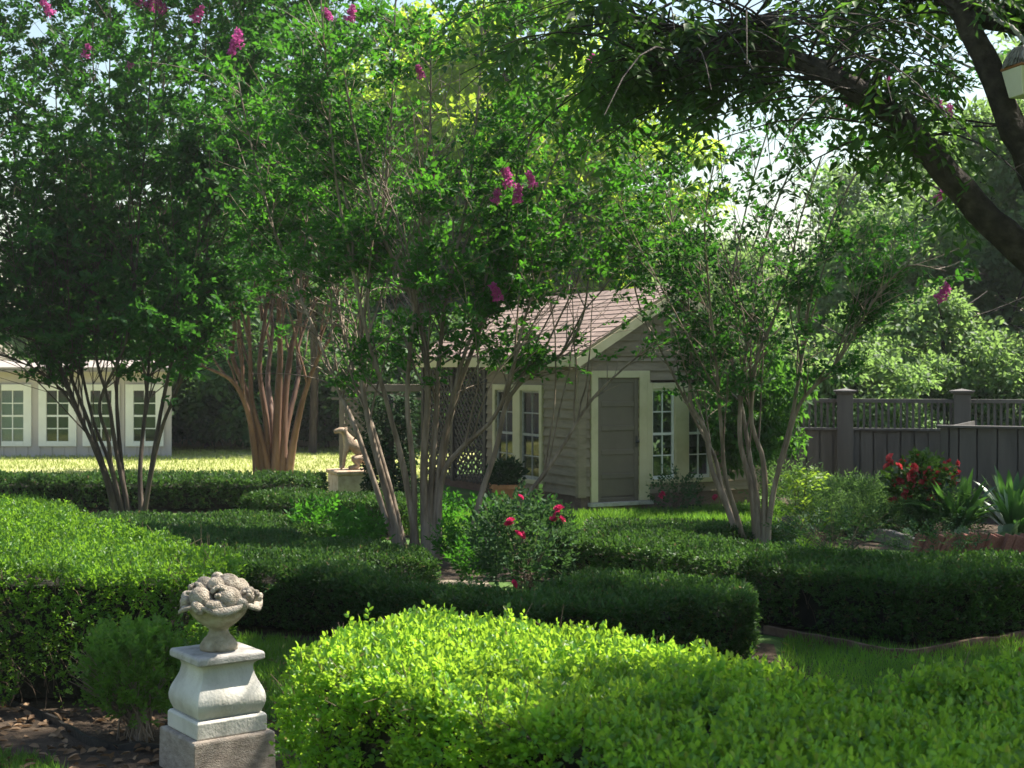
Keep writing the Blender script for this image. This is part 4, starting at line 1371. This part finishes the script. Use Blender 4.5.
fruits = [(-.10, -.09, .30, .068, (1.15, 1, .9)), (.04, -.12, .30, .072, (1, 1, 1)), (.14, -.05, .295, .062, (1.2, .8, .8)), (-.17, -.02, .275, .05, (1.5, .8, .7)), (-.06, .0, .35, .062, (1.2, 1, .85)), (.05, -.01, .365, .068, (1, 1, .9)),
          (-.02, -.06, .375, .045, (1, 1, 1)), (.12, .05, .33, .06, (.9, 1.2, 1)), (-.08, .09, .32, .065, (1, 1, .9)), (.03, .12, .31, .065, (1, 1, .9)), (.19, .0, .27, .045, (1.4, .8, .7)), (-.02, -.16, .272, .05, (1.4, .8, .7)), (-.12, -.14, .268, .045, (1, 1, .7)), (.10, -.15, .27, .045, (1.2, .9, .7)), (-.15, .08, .275, .05, (1, 1.2, .8)), (.0, .04, .395, .04, (1, 1, .8))]
for (x, y, z, r, sc) in fruits:
    fm = MB(); fm.ball((0, 0, 0), r, 20, 14, sc, .05)
    fo = fm.build('carved_fruit', M['fruit'], urn, smooth=True)
    fo.location = (x, y, z - .012)
    fo.rotation_euler = (rq.random(), rq.random(), rq.random() * 3)
for k in range(3):   # bunches of grapes
    x, y, z = ((.0, -.115, .325), (.155, -.085, .30), (-.12, -.045, .335))[k]
    gm = MB()
    for i in range(26):
        a, b = rq.random() * 6.28, rq.random() * 1.6
        gm.ball((.05 * math.cos(a) * math.sin(b) + x, .05 * math.sin(a) * math.sin(b) + y, z + .045 * math.cos(b) - .01), .014, 8, 6)
    gm.build('carved_grapes', M['fruit'], urn, smooth=True)

# ------------------------------------------------------------------ small shrub, black edging, boards
sh = empty('boxwood_shrub', (-2.22, 8.35, 0), 0, 'small rounded boxwood shrub with bare twigs left of the pedestal', 'shrub')
rng = np.random.default_rng(77)
g = nz(rnd(800)) * (.35 + .65 * rng.random((800, 1)) ** .5)
C = g * np.array([.40, .34, .29]) * (1 + .24 * noise3(g, 4.5, 4)[:, None]) + np.array([.03, 0, .40])
C = C[(C[:, 2] > .14) & (C[:, 0] + .5 * C[:, 2] > -.22)]
D = nz(C - np.array([0, 0, .12])) + np.array([0, 0, .5]) + rnd(len(C), .35)
lc, la, ln = sprays(C, D, .09, 8, .8, 1, .45)
link('foliage', leaf_mesh('foliage', lc, la, ln, .032 * (.6 + .7 * rng.random(len(lc))), .021, .2, True), M['shrub_leaf'], sh)
n = 70
az = rng.random(n) * 6.28
tip = np.column_stack([np.cos(az) * .3 - .10, np.sin(az) * .25, .35 + .25 * rng.random(n)])
tt = np.linspace(0, 1, 6)
base_ = np.column_stack([rng.normal(size=n) * .05, rng.normal(size=n) * .05, np.zeros(n)])
pts = base_[:, None] * (1 - tt)[None, :, None] + tip[:, None] * (tt ** np.array([1.3]))[None, :, None]
pts[..., 2] = tip[:, 2:] * tt[None] ** .8
link('twigs', twig_mesh('twigs', pts, np.full(n, .006), .002), M['bark_tan'], sh)

def strip(name, pts, h, t, mat, label, cat, z0=0.0, nn=30, wob=.0):
    p = resample([(x, y, 0) for x, y in pts], nn)
    p[:, 2] = 0
    T = nz(np.gradient(p, axis=0))
    Nn = np.column_stack([-T[:, 1], T[:, 0], np.zeros(nn)])
    zz = h + rng.normal(size=nn) * wob
    V = []
    for i in range(nn):
        for s in (-1, 1):
            q = p[i] + Nn[i] * s * t / 2
            V += [(q[0], q[1], z0 - .02), (q[0], q[1], z0 + zz[i])]
    f = []
    for i in range(nn - 1):
        a, b = 4 * i, 4 * i + 4
        f += [(a, a + 1, b + 1, b), (a + 2, b + 2, b + 3, a + 3), (a + 1, a + 3, b + 3, b + 1)]
    f += [(0, 2, 3, 1), (4 * nn - 4, 4 * nn - 3, 4 * nn - 1, 4 * nn - 2)]
    m = MB(); m.add(V, f)
    o = m.build(name, M[mat])
    tag(o, label, cat)
    return o
strip('bed_edging', [G(-60, 684)[:2], G(10, 706)[:2], G(60, 728)[:2], G(95, 748)[:2], G(150, 752)[:2], G(190, 750)[:2]], .05, .022, 'rubber', 'black plastic bed edging curving along the left hedge foot', 'edging', wob=.006)
strip('bed_edging', [G(765, 634)[:2], G(830, 646)[:2], G(905, 658)[:2], G(960, 650)[:2], G(1040, 637)[:2]], .07, .04, 'rot_wood', 'weathered brown edging board at the foot of the right hedge', 'edging', wob=.004)
strip('bed_edging', [G(690, 690)[:2], G(722, 684)[:2], G(790, 676)[:2]], .04, .05, 'rot_wood', 'short brown edging piece by the blunt hedge end', 'edging', wob=.004)
sheet('sunlit_soil', [G(420, 588)[:2], G(440, 581)[:2], G(486, 581)[:2], G(492, 588)[:2], G(455, 595)[:2]], .010, M['pale_soil'])  # sunlit patch of bare soil, its brightness put into the pale colour
sheet('soil_bed', [(-7, 7.2), (-1.2, 7.0), (-1.0, 8.6), (-2, 9.2), (-7, 9.4)], .0075, M['soil'])
sheet('soil_bed', [(1.5, 9.6), (2.3, 10.0), (2.1, 10.7), (1.6, 10.6)], .0085, M['soil'])
sheet('soil_bed', [(3.6, 17.2), (9.5, 17.2), (10, 23), (4.6, 24.5)], .0075, M['soil'])
sheet('soil_bed', [(-2.4, 14.6), (.6, 14.6), (.8, 17.4), (-2.3, 17.8)], .0088, M['soil'])

# ------------------------------------------------------------------ stone dog
dogp = P(352, 500, 24.3)
pl = empty('statue_plinth', (dogp.x, 24.3, 0), R(22), 'pinkish stone plinth under the seated stone dog', 'plinth')
m = MB(); m.square([(.36, 0), (.36, .06), (.34, .07), (.34, .40)]); m.build('block', M['plinth'], pl, .01)
m = MB(); m.square([(.33, .4005), (.37, .42), (.37, .475), (.34, .485)]); m.build('coping', M['statue'], pl, .008)
def skin(name, verts, edges, rad, mat, parent, root=0, sub=2):
    me = bpy.data.meshes.new(name)
    me.from_pydata(verts, edges, [])
    o = link(name, me, mat, parent)
    sk = o.modifiers.new('skin', 'SKIN')
    if not me.skin_vertices:
        me.skin_vertices.new()
    sd = me.skin_vertices[0].data
    for i, r in enumerate(rad):
        sd[i].radius = (r, r) if np.isscalar(r) else r
        sd[i].use_root = (i == root)
    sk.use_smooth_shade = True
    ss = o.modifiers.new('sub', 'SUBSURF')
    ss.levels = ss.render_levels = sub
    return o
# seated hound looking to -x; y is its width
dv = [(.17, 0, .12), (.12, 0, .23), (.03, 0, .34), (-.07, 0, .41), (-.12, 0, .51), (-.15, 0, .585), (-.215, 0, .585), (-.30, 0, .555),     # 0 rump 1 loin 2 back 3 chest 4 neck 5 skull 6 brow 7 nose
      (-.10, .06, .34), (-.13, .07, .2), (-.14, .072, .05), (-.19, .072, .02),
      (-.10, -.06, .34), (-.145, -.07, .2), (-.165, -.072, .05), (-.215, -.072, .02),
      (.10, .10, .16), (-.01, .12, .17), (.07, .125, .06), (.0, .125, .025), (-.07, .125, .02),
      (.10, -.10, .16), (-.01, -.12, .17), (.07, -.125, .06), (.0, -.125, .025), (-.07, -.125, .02),
      (.25, .02, .05), (.32, .06, .03)]
de = [(0, 1), (1, 2), (2, 3), (3, 4), (4, 5), (5, 6), (6, 7), (3, 8), (8, 9), (9, 10), (10, 11), (3, 12), (12, 13), (13, 14), (14, 15),
      (0, 16), (16, 17), (17, 18), (18, 19), (19, 20), (0, 21), (21, 22), (22, 23), (23, 24), (24, 25), (0, 26), (26, 27)]
drr = [.105, .095, .095, .092, .048, .062, .046, .03, .045, .03, .025, .026, .045, .03, .025, .026, .07, .055, .034, .028, .026, .07, .055, .034, .028, .026, .022, .014]
dog = empty('dog_statue', (dogp.x + .03, 24.3, .486), R(14), 'seated stone hound facing left on the pinkish plinth', 'statue')
dog.scale = (1.16,) * 3
skin('body', dv, de, drr, M['statue'], dog)
for s in (-1, 1):
    e = MB(); e.ball((0, 0, 0), .045, 10, 8, (.55, .25, 1.1))
    eo = e.build('ear', M['statue'], dog, smooth=True)
    eo.location = (-.13, s * .062, .585)
    eo.rotation_euler = (s * .25, .35, 0)

# ------------------------------------------------------------------ lattice arbor and ivy behind the big myrtle
ar = empty('lattice_arbor', (0, 0, 0), 0, 'weathered tan lattice arbor behind the stone dog', 'arbor')
y_ = 27.6
xa, xb = (342 - 512) / F * y_, (408 - 512) / F * y_
lm_ = MB(); lattice(lm_, (xa, y_), (xb, y_), .75, 1.75, .14, .045, .014); lm_.build('lattice_panel', M['lattice_light'], ar)
for x in (xa, xb):
    m = MB(); m.box(x - .05, x + .05, y_ - .05, y_ + .05, 0, 1.9); m.build('post', M['lattice_light'], ar, .005)
m = MB(); m.box(xa - .2, xb + 1.5, y_ - .06, y_ + .06, 1.78, 1.92); m.box(xa - .2, xb + 1.5, y_ - .05, y_ + .05, 1.62, 1.66); m.build('beam', M['lattice_light'], ar, .005)
iv = empty('ivy_column', (-2.0, 23.0, 0), 0, 'dark ivy growing up a post behind the central stems', 'plant')
rng = np.random.default_rng(78)
n = 900
az = rng.random(n) * 6.28
C = np.column_stack([np.cos(az) * .28, np.sin(az) * .28, .05 + 1.75 * rng.random(n)]) * (1 + .2 * rng.normal(size=(n, 1)) * np.array([1, 1, 0]))
D = np.column_stack([np.cos(az), np.sin(az), -.3 + 0 * az]) + rnd(n, .4)
lc, la, ln = sprays(C, D, .12, 6, .9, 1, .5, .3)
link('leaves', leaf_mesh('leaves', lc, la, ln, .07 * (.6 + .7 * rng.random(len(lc))), .055, .15), M['ivy'], iv)
m = MB(); m.box(-.07, .07, -.07, .07, 0, 1.8); m.build('post', M['lattice'], iv)

# ------------------------------------------------------------------ roses and border plants
def bloom_mesh(name, n, r, mat, cup=.8):
    t = np.arange(n) / n
    az = t * 6.28 * 5.2
    C = np.column_stack([np.cos(az) * r * .25 * t, np.sin(az) * r * .25 * t, np.zeros(n)])
    A = np.column_stack([np.cos(az) * (.25 + t), np.sin(az) * (.25 + t), 1.2 - cup * t])
    N = np.column_stack([-np.cos(az), -np.sin(az), .6 + t])
    me = leaf_mesh(name, C, A, N, r, r * .95, .3, True)
    me.materials.append(M[mat])
    return me
ROSE = bloom_mesh('rose_bloom', 18, .042, 'rose')
BEG = bloom_mesh('begonia_bloom', 14, .05, 'begonia', 1.0)
def canes(root, tips, r=.005, mat='twig', spread=.08):
    tips = np.array(tips)
    n = len(tips)
    tt = np.linspace(0, 1, 6)
    b = rng.normal(size=(n, 3)) * np.array([spread, spread, 0])
    pts = b[:, None] * (1 - tt)[None, :, None] + tips[:, None] * tt[None, :, None]
    pts[..., :2] = b[:, None, :2] + (tips[:, None, :2] - b[:, None, :2]) * (tt ** 1.5)[None, :, None]
    return link('canes', twig_mesh('canes', pts, np.full(n, r), r * .4), M[mat], root)
def rose_bush(label, x, y, rx, rz, n, blooms, d):
    root = empty('rose_bush', (x, y, 0), 0, label, 'rose bush')
    bush(n, rx, rz * .52, rz * .5, 7, (.06, .036), 'rose_leaf', root, 'foliage', .16, .4)
    tips = []
    for (px, py, dd, s) in blooms:
        p = P(px, py, d + dd) - Vector((x, y, 0))
        tips.append(tuple(p))
        for q in range(2 if s > .9 else 1):
            b = link('rose_bloom', ROSE, None, root)
            b.location = p + Vector((rng.normal() * .03 * q, rng.normal() * .03, rng.normal() * .03 * q))
            b.rotation_euler = (.7 + rng.normal() * .4, rng.normal() * .5, rng.random() * 6)
            b.scale = (s,) * 3
    for k in range(26):
        a = rng.random() * 6.28
        tips.append((math.cos(a) * rx * .8, math.sin(a) * rx * .8, rz * (.6 + .4 * rng.random())))
    canes(root, tips)
    return root
rng = np.random.default_rng(81)
rose_bush('large rose bush with hot pink blooms at the foot of the central tree', .13, 13.7, .52, .92, 560, [(511, 522, -.5, 1.15), (521, 536, -.55, 1.1), (558, 516, -.4, 1.2), (561, 520, -.4, 1.0), (520, 498, -.1, .9), (513, 584, -.6, 1.0), (508, 524, -.5, .8)], 13.7)
rose_bush('small thin rose bush with two pink blooms under the gable window', 2.55, 21.6, .36, .62, 90, [(662, 494, -.2, 1.2), (715, 497, -.1, 1.2)], 21.6)
# weeds round the central stems
wd = empty('leafy_weed', (-.62, 15.7, 0), 0, 'bright green leafy weed at the foot of the central stems', 'plant')
bush(90, .22, .18, .2, 8, (.06, .03), 'crape', wd, 'leaves', .16, .8)
for i, (x, y, s_, l) in enumerate(((-.25, 17.4, 1.3, 'tall upright leafy sucker growing right of the central stems'), (-1.7, 15.9, 1.3, 'spreading leafy weed left of the central stems'), (.45, 17.9, 1.1, 'low leafy weed between the rose bush and shed'), (-2.4, 17.2, 1.3, 'leafy plant in the bed left of the central tree'), (-1.0, 18.6, 1.2, 'shrubby plant below the dark lattice'), (.55, 14.6, 1.1, 'leafy clump right behind the rose bush'), (-.35, 14.3, 1.0, 'leafy clump left behind the rose bush'))):
    dup(wd, (x, y, 0), i * 1.1, s_, l)
# fern-like bed
fe = empty('ferny_plant', (4.2, 21.2, 0), 0, 'feathery grey-green plant in the bed by the fence', 'plant', 'feathery plants in the right bed')
bush(260, .52, .34, .32, 9, (.085, .020), 'fern', fe, 'fronds', .26, .5)
for i in range(15):
    x = 4.25 + (i % 5) * .33 + rng.normal() * .12
    y = 18.3 + (i // 5) * 1.15 + rng.normal() * .2
    dup(fe, (x, y, 0), i * 1.9, .58 + .3 * rng.random())
li = empty('lime_sapling', (3.75, 18.3, 0), 0, 'lime-green sapling lit by the sun beside the slender stems', 'plant')
n = 80
C = np.column_stack([rng.normal(size=n) * .13, rng.normal(size=n) * .13, .15 + .75 * rng.random(n)])
D = np.column_stack([rng.normal(size=n), rng.normal(size=n), .2 + .2 * rng.random(n)])
lc, la, ln = sprays(C, D, .16, 5, .8, 1, .35)
link('leaves', leaf_mesh('leaves', lc, la, ln, .085, .045, .2), M['lime'], li)
canes(li, [(rng.normal() * .12, rng.normal() * .12, .9) for _ in range(7)], .006, 'twig', .03)
# weeping dark shrub in front of the bed
ws = empty('arching_shrub', (3.55, 15.6, 0), 0, 'dark twiggy shrub with arching shoots in front of the right bed', 'shrub')
bush(150, .62, .3, .34, 8, (.06, .024), 'rose_leaf', ws, 'foliage', .22, .1)
canes(ws, [(math.cos(a) * .7, math.sin(a) * .5, .45 + .2 * rng.random()) for a in np.linspace(0, 6, 22)], .005)
dup(ws, (4.6, 15.3, 0), 2, .8, 'twiggy dark shrub just behind the right hedge')
# begonia in a dark pot
bg = empty('potted_begonia', ((922 - 512) / F * 18.6, 18.6, 0), 0, 'dark pot of red begonias in front of the grey fence', 'planter')
m = MB(); m.lathe([(.13, 0), (.14, .02), (.2, .42), (.225, .425), (.23, .5), (.2, .5), (.19, .46)], 22); m.build('pot', M['dark_pot'], bg)
bush(230, .40, .28, .74, 6, (.085, .06), 'begonia_leaf', bg, 'foliage', .12, .3)
for k in range(85):
    a = rng.random() * 6.28
    q = .55 + .5 * rng.random()
    u = rng.normal()
    b = link('begonia_bloom', BEG, None, bg)
    zc = .74 + .32 * q * math.sin(u * .7)
    b.location = (.45 * q * math.cos(a), .38 * q * math.sin(a) - .06, zc)
    b.rotation_euler = (.8 + rng.normal() * .5, rng.normal() * .6, rng.random() * 6)
    b.scale = (.85 + .5 * rng.random(),) * 3
# strap-leaved plants and hostas
def strap_plant(n, L, w, mat, name, label, cat, loc, arch=.6):
    root = empty(name, loc, 0, label, cat)
    V, Fc = [], []
    for i in range(n):
        a = rng.random() * 6.28
        l = L * (.7 + .5 * rng.random())
        lean = .25 + .75 * rng.random()
        dr = np.array([math.cos(a), math.sin(a), 0])
        sd = np.array([-math.sin(a), math.cos(a), 0])
        prev = len(V)
        for k in range(7):
            t = k / 6
            p = dr * (lean * l * t * .75) + np.array([0, 0, l * (t - arch * lean * t * t)])
            ww = w * (math.sin(math.pi * min(1, .12 + t * .88)) ** .7 if k < 6 else .02)
            V += [p - sd * ww / 2 + np.array([0, 0, ww * .2]), p + np.array([0, 0, -ww * .05]), p + sd * ww / 2 + np.array([0, 0, ww * .2])]
        for k in range(6):
            b = prev + k * 3
            Fc += [(b, b + 1, b + 4, b + 3), (b + 1, b + 2, b + 5, b + 4)]
    link('leaves', npmesh('leaves', np.array(V), np.array(Fc), True), M[mat], root)
    return root
s0 = strap_plant(52, 1.0, .105, 'strap', 'strap_leaved_plant', 'dark strap-leaved lily plant right beside the begonia pot', 'plant', (5.75, 18.1, 0))
dup(s0, (6.6, 18.6, 0), 1.9, 1.0, 'dark strap-leaved lily plant farther right by the fence')
dup(s0, (6.35, 17.75, 0), 3.5, .85, 'low strap-leaved plant at the front of the brick border')
dup(s0, (7.3, 18.2, 0), .7, 1.0, 'strap-leaved plant cut by the right edge of the view')
h0 = strap_plant(22, .42, .2, 'hosta', 'hosta', 'white-variegated hosta nearest the right edge of the brick border', 'plant', (6.12, 17.35, 0), .9)
dup(h0, (5.55, 17.4, 0), 1.4, .75, 'small pale hosta left of the larger hosta')
dup(h0, (4.95, 17.55, 0), 2.2, .65, 'smallest pale hosta at the left end of the bricks')
# brick edging
br = MB(); br.box(-.044, .044, -.055, .055, -.03, .25)
bk = br.build('edging_brick', M['brick'], None, .008)
tag(bk, 'red brick set leaning on edge along the right border', 'brick', 'leaning red bricks along the border')
k = 0
for px in np.arange(915, 1040, 8.8):
    py = 552 + (px - 915) * .03
    p = G(px, py)
    o = bk if k == 0 else bk.copy()
    if k: COL.objects.link(o)
    o.location = (p.x, p.y + rng.normal() * .015, rng.normal() * .008)
    o.rotation_euler = (rng.normal() * .08, .34 + rng.normal() * .08, .05 + rng.normal() * .1)
    k += 1
es = MB(); es.box(-.14, .14, -.06, .06, -.02, .16)
ek = es.build('edging_stone', M['edge_stone'], None, .02)
tag(ek, 'grey edging stone curving round the feathery plant bed', 'stone', 'grey edging stones round the right bed')
cur = resample([(3.9, 19.6, 0), (4.5, 18.9, 0), (4.75, 17.9, 0), (4.9, 17.3, 0)], 9)
for k in range(9):
    o = ek if k == 0 else ek.copy()
    if k: COL.objects.link(o)
    tg = cur[min(k + 1, 8)] - cur[max(k - 1, 0)]
    o.location = (cur[k][0], cur[k][1], rng.normal() * .01)
    o.rotation_euler = (rng.normal() * .06, rng.normal() * .06, math.atan2(tg[1], tg[0]) + rng.normal() * .08)

# ------------------------------------------------------------------ hanging feeder at the upper right
fx = P(1026, 97, 8.7)
fd_ = empty('hanging_feeder', (fx.x, fx.y, fx.z), .25, 'cream tapered hanging bird feeder with bristly grey roof', 'bird feeder')
fd_.scale = (.9, .9, .9)
m = MB(); m.square([(.075, 0), (.08, .004), (.115, .19)]); m.build('box', M['cream'], fd_, .006)
m = MB(); m.square([(.118, .1905), (.122, .195), (.122, .206), (.118, .21)]); m.build('rim', M['rust'], fd_, .003)
n = 420
az = rng.random(n) * 6.28
u = rng.random(n) ** .5
C = np.column_stack([np.cos(az) * .02, np.sin(az) * .02, np.full(n, .33)])
E_ = np.column_stack([np.cos(az) * .15, np.sin(az) * .15, .20 + .05 * rng.random(n)]) * np.array([1, 1, 1])
pts = C[:, None] + (E_ - C)[:, None] * np.linspace(0, 1, 5)[None, :, None]
pts[..., 2] += .05 * np.sin(np.linspace(0, 1, 5) * math.pi)[None] * rng.random(n)[:, None]
link('thatch', twig_mesh('thatch', pts, np.full(n, .006), .004), M['thatch'], fd_)
m = MB(); m.lathe([(.135, .212), (.10, .27), (.02, .34), (.005, .345)], 18); m.build('roof_cone', M['thatch'], fd_)
a = P(986, 8, 8.95)
pts = resample([(0, 0, .33), tuple((a - fx) * .35 + Vector((.0, 0, .24))), tuple((a - fx) * .7 + Vector((.015, 0, .08))), tuple(a - fx)], 24)
ang = np.arange(24) * 1.1
hang = empty('hanging_rope', (fx.x, fx.y, fx.z), 0, 'frayed grey rope tying the feeder to the dark limb', 'rope')
for s in (0, math.pi):
    q = pts.copy()
    q[:, 0] += .008 * np.cos(ang + s); q[:, 1] += .008 * np.sin(ang + s)
    link('strand', tube_mesh('strand', q, np.full(24, .010), 6, .1), M['thatch'], hang)

# ------------------------------------------------------------------ grass and litter
def grass(name, poly, n, L, w, avoid=(), seed=0):
    global rng
    rng = np.random.default_rng(seed)
    xy = in_poly(poly, n)
    for a in avoid:
        xy = xy[~inside(ccw(a), xy)]
    keep = noise3(np.column_stack([xy, np.zeros(len(xy))]), 2.5, seed) > -1.15
    xy = xy[keep]
    C = np.column_stack([xy, np.full(len(xy), .0)])
    A = np.array([0, 0, 1.0]) + rnd(len(C), .38)
    A[:, 2] = np.abs(A[:, 2])
    ll = L * (.45 + .9 * rng.random(len(C)))
    o = link(name, leaf_mesh(name, C, A, rnd(len(C)), ll, w, .15), M['grass'])
    return tag(o, None, None, None, 'stuff')
hs_ = [inset(ccw(p), -.05) for p in (FG, LH, MH, RH)]
g = grass('near_grass', [(-1.9, 7.0), (.2, 7.4), (1.4, 6.0), (6.5, 7.5), (6.5, 12.6), (2.2, 11.4), (1.8, 9.6), (-2.2, 11.6), (-3, 9.4)], 70000, .085, .007, hs_ + [[(-7, 7.2), (-1.3, 7.0), (-1.15, 8.4), (-2, 9.2), (-7, 9.4)]], 5)
g['label'] = 'short green grass of the path between the hedges'
g = grass('lawn_grass', [(-.3, 16.2), (1.0, 15.2), (3.0, 13.4), (4.6, 13.2), (7.5, 14.9), (7.0, 16.2), (4.4, 16.3), (3.8, 17.3), (4.0, 20), (4.4, 23), (2.6, 21.9), (.4, 21.2), (-1, 23), (-2.5, 21)], 60000, .11, .012, hs_, 6)
g['label'] = 'sunny grass in front of the garden shed'
g = grass('left_grass', [(-3.4, 6.9), (-2.0, 7.0), (-2.6, 7.9), (-3.6, 8.3)], 5000, .07, .006, (), 7)
g['label'] = 'tufts of grass at the lower left corner'
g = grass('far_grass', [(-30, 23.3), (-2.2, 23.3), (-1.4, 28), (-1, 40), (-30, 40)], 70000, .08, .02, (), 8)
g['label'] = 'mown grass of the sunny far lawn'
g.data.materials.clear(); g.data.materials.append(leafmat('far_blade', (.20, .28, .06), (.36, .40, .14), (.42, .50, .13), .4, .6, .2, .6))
rng = np.random.default_rng(9)
n = 710
xy = np.vstack([in_poly([(-3.6, 7.0), (-1.3, 7.0), (-1.4, 8.7), (-3.6, 9.2)], 520), in_poly([(1.2, 9.4), (6, 9.5), (6, 11), (2.2, 11.2)], 90), in_poly([(-2.5, 8.5), (1.8, 9.2), (-2, 11.6)], 100)])
C = np.column_stack([xy, .012 + .02 * rng.random(n)])
A = rnd(n) * np.array([1, 1, .2])
o = link('fallen_leaves', leaf_mesh('fallen_leaves', C, A, np.array([0, 0, 1.0]) + rnd(n, .35), .04 + .05 * rng.random(n), .035, .25, True), M['litter'])
tag(o, 'dry fallen leaves scattered on the soil between the hedges', None, None, 'stuff')
